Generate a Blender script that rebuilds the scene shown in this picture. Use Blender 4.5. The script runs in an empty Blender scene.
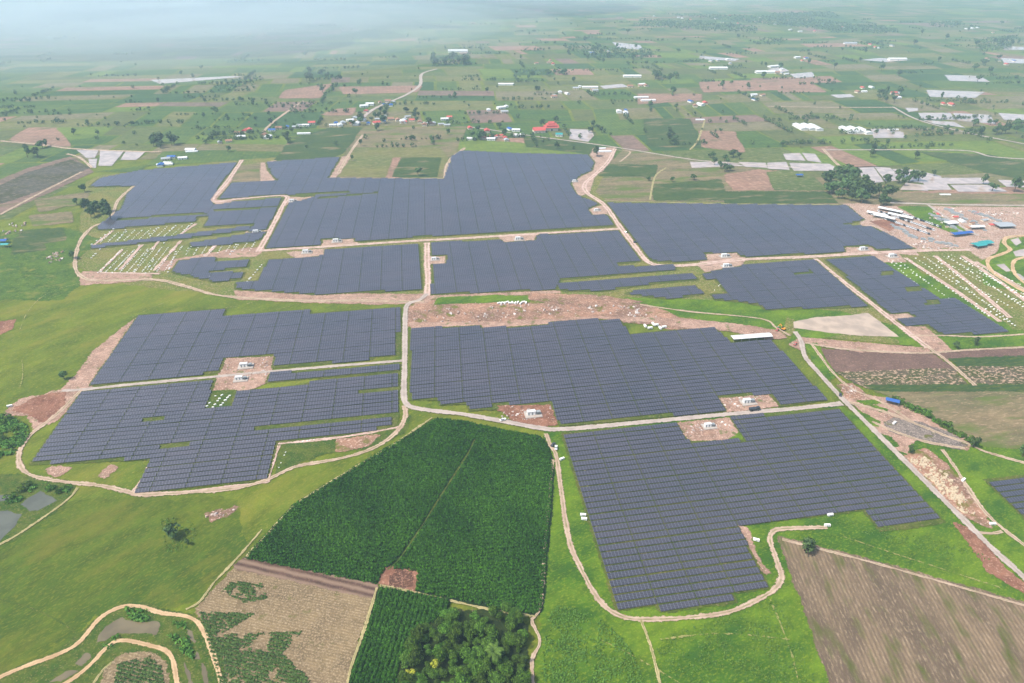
import bpy, bmesh, math, random
import numpy as np
from mathutils import Vector, noise
from mathutils.geometry import tessellate_polygon
R = math.radians
random.seed(7); rng = np.random.default_rng(7)
sc = bpy.context.scene
C = sc.collection

# ------------------------------------------------------------------ camera, sky, sun, exposure
H = 300.0; PITCH = R(29.2); F = 700.0; CX, CY = 512.0, 341.5
cam_d = bpy.data.cameras.new('camera'); cam = bpy.data.objects.new('camera', cam_d); C.objects.link(cam)
cam.location = (0, 0, H); cam.rotation_euler = (R(90) - PITCH, 0, 0)
cam_d.sensor_width = 36; cam_d.lens = 36 * F / 1024; cam_d.clip_start = 1; cam_d.clip_end = 40000
sc.camera = cam
SUN_EL, SUN_AZ = R(56), R(-115)          # azimuth from +Y (the view), towards +X
w = bpy.data.worlds.new('World'); sc.world = w; w.use_nodes = True
nt = w.node_tree; bg = nt.nodes['Background']; sky = nt.nodes.new('ShaderNodeTexSky')
sky.sky_type = 'NISHITA'; sky.sun_disc = False; sky.sun_elevation = SUN_EL; sky.sun_rotation = SUN_AZ
sky.altitude = 200; sky.air_density = 1.0; sky.dust_density = 4.0; sky.ozone_density = 1.0
nt.links.new(sky.outputs[0], bg.inputs[0]); bg.inputs[1].default_value = 0.10
sd = bpy.data.lights.new('sun', 'SUN'); so = bpy.data.objects.new('sun', sd); C.objects.link(so)
sd.energy = 2.6; sd.angle = R(2.5); sd.color = (1.0, 0.94, 0.86)
sdir = Vector((math.sin(SUN_AZ) * math.cos(SUN_EL), math.cos(SUN_AZ) * math.cos(SUN_EL), math.sin(SUN_EL)))
so.rotation_euler = sdir.to_track_quat('Z', 'Y').to_euler(); so.location = sdir * 2000 + Vector((0, 900, 0))
vs = sc.view_settings; vs.view_transform = 'Standard'; vs.look = 'None'; vs.gamma = 1; vs.use_curve_mapping = False
vs.exposure = 1.2
sc.render.engine = 'CYCLES'
sc.cycles.use_denoising = True; sc.cycles.denoising_prefilter = 'ACCURATE'
sc.cycles.max_bounces = 6; sc.cycles.volume_bounces = 1; sc.cycles.diffuse_bounces = 2; sc.cycles.glossy_bounces = 2
sc.cycles.transparent_max_bounces = 8

# ------------------------------------------------------------------ helpers
sp, cp = math.sin(PITCH), math.cos(PITCH)
def g(x, y, z=0.0):
    """where the ground (or the height z) lies behind a point of the survey photograph"""
    a, b = (x - CX) / F, (CY - y) / F
    d = (a, cp + b * sp, -sp + b * cp)
    t = (z - H) / d[2]
    return Vector((d[0] * t, d[1] * t, z))
def scale_at(x, y):
    p = g(x, y); return F / (p.y * cp + H * sp)       # pixels per metre
def pix(p):
    depth = p[1] * cp + (H - p[2]) * sp; up = p[1] * sp - (H - p[2]) * cp
    return CX + F * p[0] / depth, CY - F * up / depth

def tag(o, label=None, cat=None, group=None, kind=None):
    if label: o['label'] = label
    if cat: o['category'] = cat
    if group: o['group'] = group
    if kind: o['kind'] = kind
    return o
def obj(name, me, parent=None, loc=None, rz=0.0):
    o = bpy.data.objects.new(name, me); C.objects.link(o)
    if parent: o.parent = parent
    if loc is not None: o.location = loc
    o.rotation_euler = (0, 0, rz)
    return o
def empty(name, loc, rz=0.0, s=1.0):
    o = bpy.data.objects.new(name, None); C.objects.link(o); o.location = loc
    o.rotation_euler = (0, 0, rz); o.scale = (s, s, s); o.empty_display_size = 1
    return o
def copy_tree(o, parent=None):
    c = o.copy(); C.objects.link(c)
    if parent: c.parent = parent
    for ch in list(o.children): copy_tree(ch, c)
    return c
def mesh(name, v, f, mat, uv=None, smooth=False, mats=None, mi=None):
    me = bpy.data.meshes.new(name)
    me.from_pydata([tuple(p) for p in v], [], [tuple(q) for q in f])
    for m in (mats or [mat]): me.materials.append(m)
    if mi is not None: me.polygons.foreach_set('material_index', mi)
    if uv is not None:
        l = me.uv_layers.new(name='UVMap'); l.data.foreach_set('uv', np.asarray(uv, dtype=np.float32).ravel())
    if smooth: me.polygons.foreach_set('use_smooth', [True] * len(me.polygons))
    me.update(); return me
def qmesh(name, verts, mat, uv=None, attr=None):
    """many separate quads: verts (n,4,3)"""
    n = len(verts); me = bpy.data.meshes.new(name)
    me.vertices.add(4 * n); me.vertices.foreach_set('co', np.asarray(verts, np.float32).ravel())
    me.loops.add(4 * n); me.loops.foreach_set('vertex_index', np.arange(4 * n, dtype=np.int32))
    me.polygons.add(n); me.polygons.foreach_set('loop_start', np.arange(0, 4 * n, 4, dtype=np.int32))
    me.polygons.foreach_set('loop_total', np.full(n, 4, np.int32))
    me.materials.append(mat)
    if uv is not None:
        l = me.uv_layers.new(name='UVMap'); l.data.foreach_set('uv', np.asarray(uv, np.float32).ravel())
    if attr is not None:
        a = me.attributes.new('tone', 'FLOAT', 'FACE'); a.data.foreach_set('value', np.asarray(attr, np.float32))
    me.update(calc_edges=True); return me
class MB:
    def __init__(s): s.v = []; s.f = []
    def add(s, v, f):
        n = len(s.v); s.v += [tuple(p) for p in v]; s.f += [tuple(i + n for i in q) for q in f]
    def box(s, x0, x1, y0, y1, z0, z1):
        s.add([(x0,y0,z0),(x1,y0,z0),(x1,y1,z0),(x0,y1,z0),(x0,y0,z1),(x1,y0,z1),(x1,y1,z1),(x0,y1,z1)],
              [(0,3,2,1),(4,5,6,7),(0,1,5,4),(1,2,6,5),(2,3,7,6),(3,0,4,7)])
    def cyl(s, x, y, z0, z1, r0, r1=None, n=8, axis='z'):
        r1 = r0 if r1 is None else r1; v = []
        for z, r in ((z0, r0), (z1, r1)):
            for k in range(n):
                a = 2 * math.pi * k / n; p = (r * math.cos(a), r * math.sin(a))
                v.append((x + p[0], y + p[1], z) if axis == 'z' else (x + p[0], z, y + p[1]))
        fs = [(k, (k + 1) % n, n + (k + 1) % n, n + k) for k in range(n)] + [tuple(range(n))[::-1], tuple(range(n, 2 * n))]
        s.add(v, fs)
    def gable(s, x0, x1, y0, y1, z0, z1):
        ym = (y0 + y1) / 2
        s.add([(x0,y0,z0),(x1,y0,z0),(x1,y1,z0),(x0,y1,z0),(x0,ym,z1),(x1,ym,z1)],
              [(0,1,5,4),(2,3,4,5),(0,4,3),(1,2,5),(0,3,2,1)])
    def me(s, name, mat): return mesh(name, s.v, s.f, mat)

# ------------------------------------------------------------------ materials
def lin(c):
    return tuple(((v / 255) / 12.92 if v / 255 <= .04045 else ((v / 255 + .055) / 1.055) ** 2.4) for v in c) + (1,)
class NB:
    def __init__(s, name):
        s.m = bpy.data.materials.new(name); s.m.use_nodes = True; s.t = s.m.node_tree; s.b = s.t.nodes['Principled BSDF']
        s.b.inputs['Roughness'].default_value = .9; s.b.inputs['Specular IOR Level'].default_value = .15
    def n(s, typ, **k):
        q = s.t.nodes.new(typ)
        for a, v in k.items(): setattr(q, a, v)
        return q
    def l(s, a, b): s.t.links.new(a, b)
    def pos(s, rot=0.0, sc_=(1, 1, 1)):
        ge = s.n('ShaderNodeNewGeometry'); mp = s.n('ShaderNodeMapping'); mp.vector_type = 'TEXTURE'
        mp.inputs['Rotation'].default_value = (0, 0, -rot); mp.inputs['Scale'].default_value = tuple(1 / q for q in sc_)
        s.l(ge.outputs['Position'], mp.inputs['Vector']); return mp.outputs[0]
    def noise(s, vec, size, detail=3, rough=.55, lo=.4, hi=.6, dist=0.0):
        q = s.n('ShaderNodeTexNoise'); q.inputs['Scale'].default_value = 1 / size; q.inputs['Detail'].default_value = detail
        q.inputs['Roughness'].default_value = rough; q.inputs['Distortion'].default_value = dist; s.l(vec, q.inputs['Vector'])
        r = s.n('ShaderNodeMapRange'); r.inputs['From Min'].default_value = lo; r.inputs['From Max'].default_value = hi
        s.l(q.outputs['Fac'], r.inputs['Value']); return r.outputs[0]
    def mix(s, fac, a, b, typ='MIX'):
        q = s.n('ShaderNodeMix', data_type='RGBA', blend_type=typ)
        for v, i in ((fac, 0), (a, 6), (b, 7)):
            if hasattr(v, 'links'): s.l(v, q.inputs[i])
            else: q.inputs[i].default_value = v
        return q.outputs[2]
    def math(s, op, a, b=0.0, clamp=False):
        q = s.n('ShaderNodeMath', operation=op, use_clamp=clamp)
        for v, i in ((a, 0), (b, 1)):
            if hasattr(v, 'links'): s.l(v, q.inputs[i])
            else: q.inputs[i].default_value = v
        return q.outputs[0]
    def rows(s, angle, spacing, lo=-.2, hi=.6):
        """furrows or crop rows running along the given ground angle"""
        q = s.n('ShaderNodeTexWave', wave_type='BANDS', bands_direction='Y'); q.inputs['Scale'].default_value = 2 * math.pi / (20 * spacing)
        q.inputs['Distortion'].default_value = 1.2; q.inputs['Detail'].default_value = 2; q.inputs['Detail Scale'].default_value = 1.5
        s.l(s.pos(-angle), q.inputs['Vector']); return q.outputs['Fac']
    def out(s, col): s.l(col, s.b.inputs['Base Color']); return s.m
    def bump(s, h, dist=.5, strength=1.0):
        q = s.n('ShaderNodeBump'); q.inputs['Distance'].default_value = dist; q.inputs['Strength'].default_value = strength
        s.l(h, q.inputs['Height']); s.l(q.outputs[0], s.b.inputs['Normal'])

def veg(c):
    if c is None: return None
    if c[1] > c[0] * 1.02 and c[1] > c[2] * 1.15: return (c[0] * .98, c[1] * .92, c[2] * .62)
    return (c[0] * .97, c[1] * .95, c[2] * .93)
def ground_mat(name, a, b, c=None, sizes=(30, 6, 1.2), cover=(.55, .65), d=None, dcover=(.58, .66), dsize=14,
               rows=None, streak=None, bump=.25):
    """base colours a<->b by patches, c as fine speckle, d as larger patches of something else, rows=(angle, spacing, colour, strength)"""
    a, b, c, d = veg(a), veg(b), veg(c), veg(d)
    k = NB(name); p = k.pos() if streak is None else k.pos(-streak[0], (1 / streak[1], 1, 1))
    col = k.mix(k.noise(p, sizes[0], 4), lin(a), lin(b))
    m = k.noise(p, sizes[1], 4, .65, .3, .7)
    col = k.mix(m, k.mix(.8, col, (.45, .47, .45, 1), 'MULTIPLY'), col)
    if c: col = k.mix(k.noise(p, sizes[2], 4, .7, *cover), col, lin(c))
    if rows: 
        fac = k.math('MULTIPLY', k.rows(rows[0], rows[1]), rows[3])
        col = k.mix(fac, col, lin(rows[2]))
    if d: col = k.mix(k.noise(p, dsize, 5, .6, *dcover), col, lin(d))
    fine = k.noise(k.pos(), .9, 3, .7, .2, .8)
    col = k.mix(k.math('MULTIPLY', fine, .3), col, (.3, .3, .28, 1), 'MULTIPLY')
    k.bump(k.noise(k.pos(), 1.5, 4, .7, 0, 1), bump)
    uv = k.n('ShaderNodeUVMap'); sx = k.n('ShaderNodeSeparateXYZ'); k.l(uv.outputs[0], sx.inputs[0])
    k.l(k.math('GREATER_THAN', k.math('SUBTRACT', 1.0, sx.outputs[1]), k.noise(k.pos(), 2.4, 4, .75, .25, .75)), k.b.inputs['Alpha'])
    k.m['fringe'] = True
    return k.out(col)
def plain(name, c, rough=.7, var=.12, spec=.3, size=2.0, metal=0.0):
    k = NB(name); k.b.inputs['Roughness'].default_value = rough; k.b.inputs['Specular IOR Level'].default_value = spec
    k.b.inputs['Metallic'].default_value = metal
    cc = lin(c); d = tuple(v * (1 - 3 * var) for v in cc[:3]) + (1,)
    return k.out(k.mix(k.noise(k.pos(), size, 4, .65, .35, .75), cc, d))

ROW = math.atan2(802.3, 4488)           # the common direction of the panel rows
GREEN = dict(rows=None)
M = {}
M['grass'] = ground_mat('grass', (106,126,46), (84,110,38), (126,132,70), (70, 12, 1.4), (.5,.76), d=(118,122,66), dcover=(.52,.72), dsize=38, streak=(.9, 2.2))
M['lush'] = ground_mat('lush_grass', (96,132,34), (62,104,28), (120,144,52), (32, 7, 1.2), (.5,.76), d=(48,88,28), dcover=(.56,.7), dsize=16, streak=(.5, 1.8))
M['olive'] = ground_mat('olive_grass', (88,110,36), (68,98,32), (110,118,54), (55, 9, 1.3), (.5,.76), d=(104,108,56), dcover=(.52,.7), dsize=34, streak=(.9, 2.2))
M['bank'] = ground_mat('bank_grass', (60,92,34), (84,104,48), (112,110,62), (9, 3, 1.0))
M['site'] = ground_mat('site_ground', (96,118,58), (116,122,74), (154,138,112), (30, 6, 1.8), (.52,.64))
M['lane'] = ground_mat('array_ground', (76,98,44), (92,104,58), (122,112,82), (30, 5, 1.5), (.55,.68))
M['dirt'] = ground_mat('pink_dirt', (178,148,132), (156,126,110), (196,174,160), (22, 5, 1.2), d=(104,106,66), dcover=(.6,.66), dsize=8)
M['dirtclean'] = ground_mat('packed_dirt', (182,156,140), (162,136,120), (198,178,166), (14, 4, 1.0))
M['reddirt'] = ground_mat('red_dirt', (150,108,88), (128,88,72), (172,138,120), (16, 5, 1.2), d=(90,66,56), dcover=(.6,.7), dsize=10)
M['debris'] = ground_mat('debris_ground', (168,130,108), (128,102,88), (196,172,158), (26, 5, 1.6), (.54,.66), d=(98,104,58), dcover=(.55,.66), dsize=13)
M['camp'] = ground_mat('camp_ground', (176,148,132), (158,128,112), (192,176,166), (24, 6, 1.6), (.5,.6), d=(110,106,84), dcover=(.6,.68), dsize=14)
M['darkmottle'] = ground_mat('dark_stubble', (88,86,76), (72,76,64), (112,104,94), (30, 8, 4), (.52,.64), streak=(ROW, 2))
M['grey'] = ground_mat('grey_spoil', (128,118,112), (106,98,94), (152,142,134), (14, 5, 1.2), (.5,.6), d=(92,96,72), dcover=(.6,.68), dsize=12)
M['corn'] = ground_mat('corn_soil', (24,50,26), (32,58,30), (40,64,36), (20, 5, 1.0))
M['brownfield'] = ground_mat('stubble_field', (144,126,94), (122,106,80), (164,148,120), (18, 5, .9), (.48,.6),
     rows=(math.atan2(g(385,590).y-g(250,563).y, g(385,590).x-g(250,563).x), 1.6, (96,80,62), .45), d=(88,92,56), dcover=(.6,.72), dsize=9)
M['plowed'] = ground_mat('plowed_soil', (96,74,64), (82,62,56), (120,96,84), (18, 5, .9),
     rows=(math.atan2(g(372,592).y-g(245,562).y, g(372,592).x-g(245,562).x), 4.5, (140,118,100), .7))
SEA = math.atan2(g(783,545).y-g(835,683).y, g(783,545).x-g(835,683).x)
M['sefield'] = ground_mat('streaked_field', (142,124,100), (112,98,80), (160,144,120), (22, 5, 1.0), (.5,.7),
     rows=(SEA, 2.2, (92,76,64), .65), d=(78,88,58), dcover=(.52,.68), dsize=8, streak=(SEA, 3.2))
M['brown2'] = ground_mat('bare_brown_soil', (122,98,88), (106,84,76), (136,112,100), (24, 6, 1.5), rows=(ROW, 6, (98,76,68), .4))
M['mottle'] = ground_mat('mottled_field', (72,82,56), (96,88,70), (168,146,126), (14, 4, 2.2), (.52,.58), streak=(ROW, 1.6))
M['bandfield'] = ground_mat('banded_field', (134,120,92), (112,108,78), (150,132,106), (26, 5, 1.6), d=(84,104,64), dcover=(.5,.62), dsize=22, streak=(ROW, 3.5))
M['darkgreen'] = ground_mat('dark_green_crop', (56,84,50), (70,94,56), (92,100,66), (26, 6, 2.0), (.5,.68), rows=(ROW, 5, (44,68,42), .45), d=(118,108,80), dcover=(.56,.68), dsize=24, streak=(ROW, 3))
M['pond'] = None
def water(name, c, rough=.12):
    k = NB(name); k.b.inputs['Roughness'].default_value = rough; k.b.inputs['Specular IOR Level'].default_value = .5
    k.bump(k.noise(k.pos(), 2.5, 2, .5, 0, 1), .03)
    return k.out(k.mix(k.noise(k.pos(), 14, 3), lin(c), lin(tuple(v * .88 for v in c))))
M['muddy'] = water('muddy_water', (168,150,130)); M['paddy'] = water('flooded_paddy', (168,152,142), .2); M['dull'] = water('dull_water', (86,88,76))
def road_mat(name, a, b, rut, fray):
    """UV.x metres along, UV.y -1..1 across: wheel ruts, a paler crown, broken grassy edges"""
    k = NB(name); p = k.pos(); uv = k.n('ShaderNodeUVMap'); sx = k.n('ShaderNodeSeparateXYZ'); k.l(uv.outputs[0], sx.inputs[0])
    ac = k.math('ABSOLUTE', sx.outputs[1])
    col = k.mix(k.noise(p, 9, 4), lin(a), lin(b))
    r = k.math('SUBTRACT', 1, k.math('MULTIPLY', k.math('ABSOLUTE', k.math('SUBTRACT', ac, .42)), 6), True)
    col = k.mix(k.math('MULTIPLY', r, k.noise(p, 5, 3, .5, .3, .7)), col, lin(rut))
    col = k.mix(k.noise(p, 1.1, 3, .7, .55, .7), col, lin(tuple(v * .86 for v in a)))
    if fray > .5:
        mid = k.math('SUBTRACT', 1, k.math('MULTIPLY', ac, 3.5), True)
        col = k.mix(k.math('MULTIPLY', mid, k.noise(p, 6, 4, .6, .45, .6)), col, lin((104,104,62)))
    k.out(col)
    q = k.n('ShaderNodeMapRange'); q.inputs['From Min'].default_value = 1 - fray; q.inputs['From Max'].default_value = 1.0; k.l(ac, q.inputs['Value'])
    n_ = k.noise(p, 2.2, 4, .7, .3, .7)
    k.l(k.math('GREATER_THAN', k.math('SUBTRACT', 1.02, q.outputs[0]), n_), k.b.inputs['Alpha'])
    return k.m
M['road'] = road_mat('gravel_road', (158,146,136), (140,129,120), (172,162,152), .45)
M['track'] = road_mat('dirt_track', (162,142,122), (142,122,102), (182,164,146), .65)
M['redroad'] = road_mat('pink_road', (176,152,140), (158,132,120), (192,172,162), .55)
M['path'] = road_mat('grassy_path', (150,140,98), (128,122,80), (184,164,132), .8)
M['faint'] = road_mat('faint_track', (132,128,76), (112,118,62), (150,140,96), 1.6)
M['sand'] = road_mat('sandy_bank_top', (174,148,114), (152,126,94), (188,166,134), .5)
# solar modules: glass cells in aluminium frames, landscape modules stacked four high
k = NB('solar_module'); k.b.inputs['Roughness'].default_value = .3; k.b.inputs['Specular IOR Level'].default_value = .6; k.b.inputs['Coat Weight'].default_value = .7; k.b.inputs['Coat Roughness'].default_value = .12; k.b.inputs['Coat IOR'].default_value = 1.55
uv = k.n('ShaderNodeUVMap'); sx = k.n('ShaderNodeSeparateXYZ'); k.l(uv.outputs[0], sx.inputs[0])
def line(u, period, wid):
    f = k.math('FRACT', k.math('DIVIDE', u, period)); return k.math('GREATER_THAN', k.math('ABSOLUTE', k.math('SUBTRACT', f, .5)), .5 - wid / period / 2)
fr = k.math('MAXIMUM', line(sx.outputs[0], 2.0, .16), line(sx.outputs[1], .94, .07))
tone = k.noise(k.pos(), 70, 3, .6, .3, .7); ton2 = k.noise(k.pos(-ROW, (1 / 7, 1, 1)), 6, 2, .6, .35, .65)
col = k.mix(tone, (.028, .025, .035, 1), (.046, .037, .048, 1))
col = k.mix(k.math('MULTIPLY', ton2, .35), col, (.018, .017, .024, 1))
col = k.mix(fr, col, (.15, .165, .19, 1)); M['module'] = k.out(col)
M['steel'] = plain('galvanised_steel', (130,132,134), .45, .08, .5)
M['bark'] = plain('bark', (88,72,56), .9)
def leaf_mat(name, a, b, var=.25):
    k = NB(name); k.b.inputs['Roughness'].default_value = .65; oi = k.n('ShaderNodeObjectInfo'); at = k.n('ShaderNodeAttribute', attribute_name='tone')
    col = k.mix(at.outputs['Fac'], lin(a), lin(b))
    hs = k.n('ShaderNodeHueSaturation'); k.l(col, hs.inputs['Color'])
    k.l(k.math('ADD', 1 - var, k.math('MULTIPLY', oi.outputs['Random'], 2 * var)), hs.inputs['Value'])
    k.l(k.math('ADD', .472, k.math('MULTIPLY', oi.outputs['Random'], .03)), hs.inputs['Hue'])
    k.b.inputs['Subsurface Weight'].default_value = 0
    return k.out(hs.outputs[0])
M['leaf'] = leaf_mat('broad_leaves', (24,50,14), (86,128,38), .34); M['leafdark'] = leaf_mat('dark_leaves', (38,60,34), (78,104,54), .25)
M['leafyellow'] = leaf_mat('yellow_green_leaves', (128,140,40), (164,172,58), .1); M['palmleaf'] = leaf_mat('palm_fronds', (46,78,28), (92,122,50), .1)
M['cornleaf'] = leaf_mat('corn_leaves', (16,46,14), (46,92,28), .05); k = NB('corn_leaves'); at = k.n('ShaderNodeAttribute', attribute_name='tone'); big = k.noise(k.pos(-.4, (1, .5, 1)), 28, 4, .6, .35, .65)
M['cornleaf'] = k.out(k.mix(at.outputs['Fac'], k.mix(big, lin((16,40,8)), lin((26,56,12))), k.mix(big, lin((46,90,18)), lin((68,114,26)))))
M['weed'] = leaf_mat('weeds', (48,92,30), (84,126,44), .1)
M['rowcrop'] = leaf_mat('young_crop_leaves', (48,82,36), (80,112,54), .05)
M['white'] = plain('white_paint', (226,226,222), .6, .06); M['cream'] = plain('cream_render', (208,196,174), .8, .06); M['concrete'] = plain('pale_concrete', (160,152,144), .9, .08)
M['dark'] = plain('dark_opening', (50,52,54), .6); M['greymetal'] = plain('grey_metal', (134,140,142), .5, .08, .5)
M['redroof'] = plain('red_roof', (176,78,72), .7, .08); M['blueroof'] = plain('blue_roof', (40,84,150), .5, .06); M['tealroof'] = plain('teal_roof', (48,138,138), .55, .06)
M['whiteroof'] = plain('white_sheet_roof', (198,200,200), .45, .05); M['greyroof'] = plain('grey_sheet_roof', (150,156,160), .5, .08); M['brownroof'] = plain('brown_tile_roof', (140,104,84), .8, .08)
M['carpaint'] = plain('dark_car_paint', (52,56,62), .3, .03, .5); M['whitepaint'] = plain('white_car_paint', (224,226,228), .3, .03, .5); M['glass'] = plain('car_glass', (40,48,54), .1, .02, .5)
M['rubber'] = plain('rubber', (34,34,34), .85); M['orange'] = plain('orange_machine_paint', (214,142,36), .4, .05, .5); M['wood'] = plain('sawn_timber', (184,168,142), .85, .12, .2, .6)
k = NB('rubble_pieces'); M['rubblestone'] = k.out(k.mix(k.noise(k.pos(), 5, 2, .5, .42, .58), k.mix(k.noise(k.pos(), 2.2, 2, .5, .45, .55), lin((124,96,82)), lin((158,132,116))), k.mix(k.noise(k.pos(), 3, 2, .5, .45, .6), lin((150,140,134)), lin((208,202,196)))))

# ------------------------------------------------------------------ sheets of ground and roads
LAYER = {}
def height(layer):
    n = LAYER.get(layer, 0); LAYER[layer] = n + 1
    return .08 * layer + .0015 * n
def fr_noise(p, size): return noise.fractal(Vector((p[0] / size, p[1] / size, 3.1)), .8, 2.0, 3)
def sheet(name, poly, mat, layer, jit=1.2, size=9.0, kind='structure', world=False, z=None, fringe=2.6):
    P = [Vector(q) if world else g(*q) for q in poly]; out = []
    for i, a in enumerate(P):
        b = P[(i + 1) % len(P)]; L = (b - a).length; step = max(1.4, (a.y) / 260)
        n = max(1, min(160, int(L / step)))
        for k_ in range(n):
            p = a.lerp(b, k_ / n); out.append(p)
    z = height(layer) if z is None else z
    ctr = sum(out, Vector()) / len(out); V = []
    for p in out:
        s = max(1.0, p.y / 500)
        j2 = (fr_noise(p, 2.6 * s) * .7 * s * min(jit, 1), fr_noise(p + Vector((31, 17, 0)), 2.6 * s) * .7 * s * min(jit, 1))
        V.append(Vector((p.x + fr_noise(p, size * s) * jit * s + j2[0], p.y + fr_noise(p + Vector((57, 91, 0)), size * s) * jit * s + j2[1], z)))
    tris = tessellate_polygon([V]); f = []
    for a, b, c in tris:
        f.append((a, b, c) if (V[b] - V[a]).cross(V[c] - V[a]).z > 0 else (a, c, b))
    # a ragged fringe: the cover thins out over a few metres instead of ending at a ruled line
    n = len(V); uvs = [(0, 0)] * (3 * len(f))
    if fringe and mat.get('fringe'):
        ar = sum(V[i - 1].x * V[i].y - V[i].x * V[i - 1].y for i in range(n)); sg = 1 if ar > 0 else -1
        for i in range(n):
            t_ = V[(i + 2) % n] - V[i - 2]; t_.z = 0
            if t_.length < 1e-6: t_ = Vector((1, 0, 0))
            t_.normalize(); wd = fringe * max(1.0, V[i].y / 500)
            V.append(Vector((V[i].x + t_.y * sg * wd, V[i].y - t_.x * sg * wd, z - .001)))
        for i in range(n):
            j = (i + 1) % n; q = (i, j, n + j, n + i); vq = (0, 0, 1, 1)
            if sg > 0: q = q[::-1]; vq = vq[::-1]
            f.append(q); uvs += [(0, w_) for w_ in vq]
    return tag(obj(name, mesh(name, V, f, mat, uvs)), kind=kind)
def smooth(pts, n=8):
    P = [pts[0]] + list(pts) + [pts[-1]]; out = []
    for i in range(1, len(P) - 2):
        a, b, c, d = P[i - 1:i + 3]
        for k_ in range(n):
            t = k_ / n
            out.append(.5 * ((2 * b) + (c - a) * t + (2 * a - 5 * b + 4 * c - d) * t * t + (3 * b - a - 3 * c + d) * t ** 3))
    return out + [P[-1]]
def strip(name, pts, width, mat, layer, wob=.12, z=None, smoothn=8, kind='structure'):
    P = smooth([g(*p) for p in pts], smoothn); z = height(layer) if z is None else z
    V, f, uv = [], [], []; L = 0; cols = (-1, -.4, .4, 1)
    for i, p in enumerate(P):
        t = (P[min(i + 1, len(P) - 1)] - P[max(i - 1, 0)]).normalized(); nrm = Vector((-t.y, t.x, 0))
        if i: L += (p - P[i - 1]).length
        ww = width / 2 * (1 + wob * fr_noise(p, 14) * 2)
        for c in cols: V.append((p.x + nrm.x * c * ww, p.y + nrm.y * c * ww, z + (.05 if abs(c) < 1 else 0)))
    n = len(cols); ufs = []
    Ls = [0]
    for i in range(1, len(P)): Ls.append(Ls[-1] + (P[i] - P[i - 1]).length)
    for i in range(len(P) - 1):
        for j in range(n - 1):
            f.append((i * n + j, i * n + n + j, i * n + n + j + 1, i * n + j + 1)[::-1])
            ufs += [(Ls[i], cols[j + 1]), (Ls[i + 1], cols[j + 1]), (Ls[i + 1], cols[j]), (Ls[i], cols[j])]
    return tag(obj(name, mesh(name, V, f, mat, ufs)), kind=kind)
def inside(p, poly):
    x, y = p[0], p[1]; c = False; n = len(poly)
    for i in range(n):
        x1, y1 = poly[i][0], poly[i][1]; x2, y2 = poly[i - 1][0], poly[i - 1][1]
        if (y1 > y) != (y2 > y) and x < (x2 - x1) * (y - y1) / (y2 - y1) + x1: c = not c
    return c

# ground out to the horizon
v = []; f = []; NX = 40; xs = np.linspace(-9000, 9000, NX); ys = np.linspace(-600, 13000, NX)
for yy in ys:
    for xx in xs: v.append((xx, yy, -.25))
for i in range(NX - 1):
    for j in range(NX - 1): f.append((i * NX + j, i * NX + j + 1, (i + 1) * NX + j + 1, (i + 1) * NX + j))
tag(obj('ground', mesh('ground', v, f, M['grass'])), kind='structure')

# ------------------------------------------------------------------ patchwork of farmland beyond the site
SITE = [(-60,300),(-60,228),(0,215),(30,200),(90,172),(95,165),(140,158),(240,158),(335,153),(430,160),(450,146),(600,150),(612,160),(600,196),(840,203),(905,205),(1080,205),(1080,800),(-60,800)]
fm = []
def fmat(i, a, b, c, sp, rowcol):
    return ground_mat(f'farm_field_{i}', a, b, c, (70, 14, 4), (.5,.68), rows=(ROW + (math.pi / 2 if i % 3 == 0 else 0), sp, rowcol, .35), d=(74,92,60), dcover=(.6,.72), dsize=45, streak=(ROW, 2.5))
PAL = [((66,94,56),(80,106,62),(96,110,74)), ((92,106,72),(108,112,80),(130,120,96)), ((50,80,54),(60,90,58),(74,98,66)),
       ((142,112,96),(126,102,86),(158,132,114)), ((86,102,64),(72,94,58),(118,116,84)), ((112,108,82),(96,102,74),(136,122,100)),
       ((58,88,50),(72,100,54),(84,108,66)), ((120,98,88),(104,92,80),(138,118,104)), ((88,98,74),(76,92,66),(104,108,82)), ((96,120,62),(84,112,58),(112,126,74))]
FM = [fmat(i, a, b, c, random.choice((5, 7, 9)), tuple(v * .75 for v in a)) for i, (a, b, c) in enumerate([[tuple(v * 1.1 for v in q) for q in p] for p in PAL])]
ca, sa = math.cos(ROW * .6), math.sin(ROW * .6)
cells = {i: ([], []) for i in range(len(FM))}
def field_quad(u0, u1, v0, v1):
    gap = random.uniform(.5, 4); q = []
    for (u, vv) in ((u0 + gap, v0 + gap), (u1 - gap, v0 + gap), (u1 - gap, v1 - gap), (u0 + gap, v1 - gap)):
        u2 = u + 60 * fr_noise((u, vv), 900); v2 = vv + 60 * fr_noise((u + 999, vv), 900)
        q.append((u2 * ca - v2 * sa, u2 * sa + v2 * ca))
    c = (sum(p[0] for p in q) / 4, sum(p[1] for p in q) / 4)
    if c[1] < 250: return
    px_ = pix((c[0], c[1], 0))
    if inside(px_, SITE) or abs(px_[0] - 512) > 900: return
    r = fr_noise(c, 1400)
    i = random.choices(range(len(FM)), weights=[2.8, 2.8, 2.4, .8 + r * .6, 2.4, 2.8, 2.8, .9, 2.6, 1.1])[0]
    V, Fc = cells[i]; n = len(V); z = -.08
    V += [(p[0], p[1], z) for p in q]; Fc.append((n, n + 1, n + 2, n + 3))
vv = -2500.0
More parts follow.
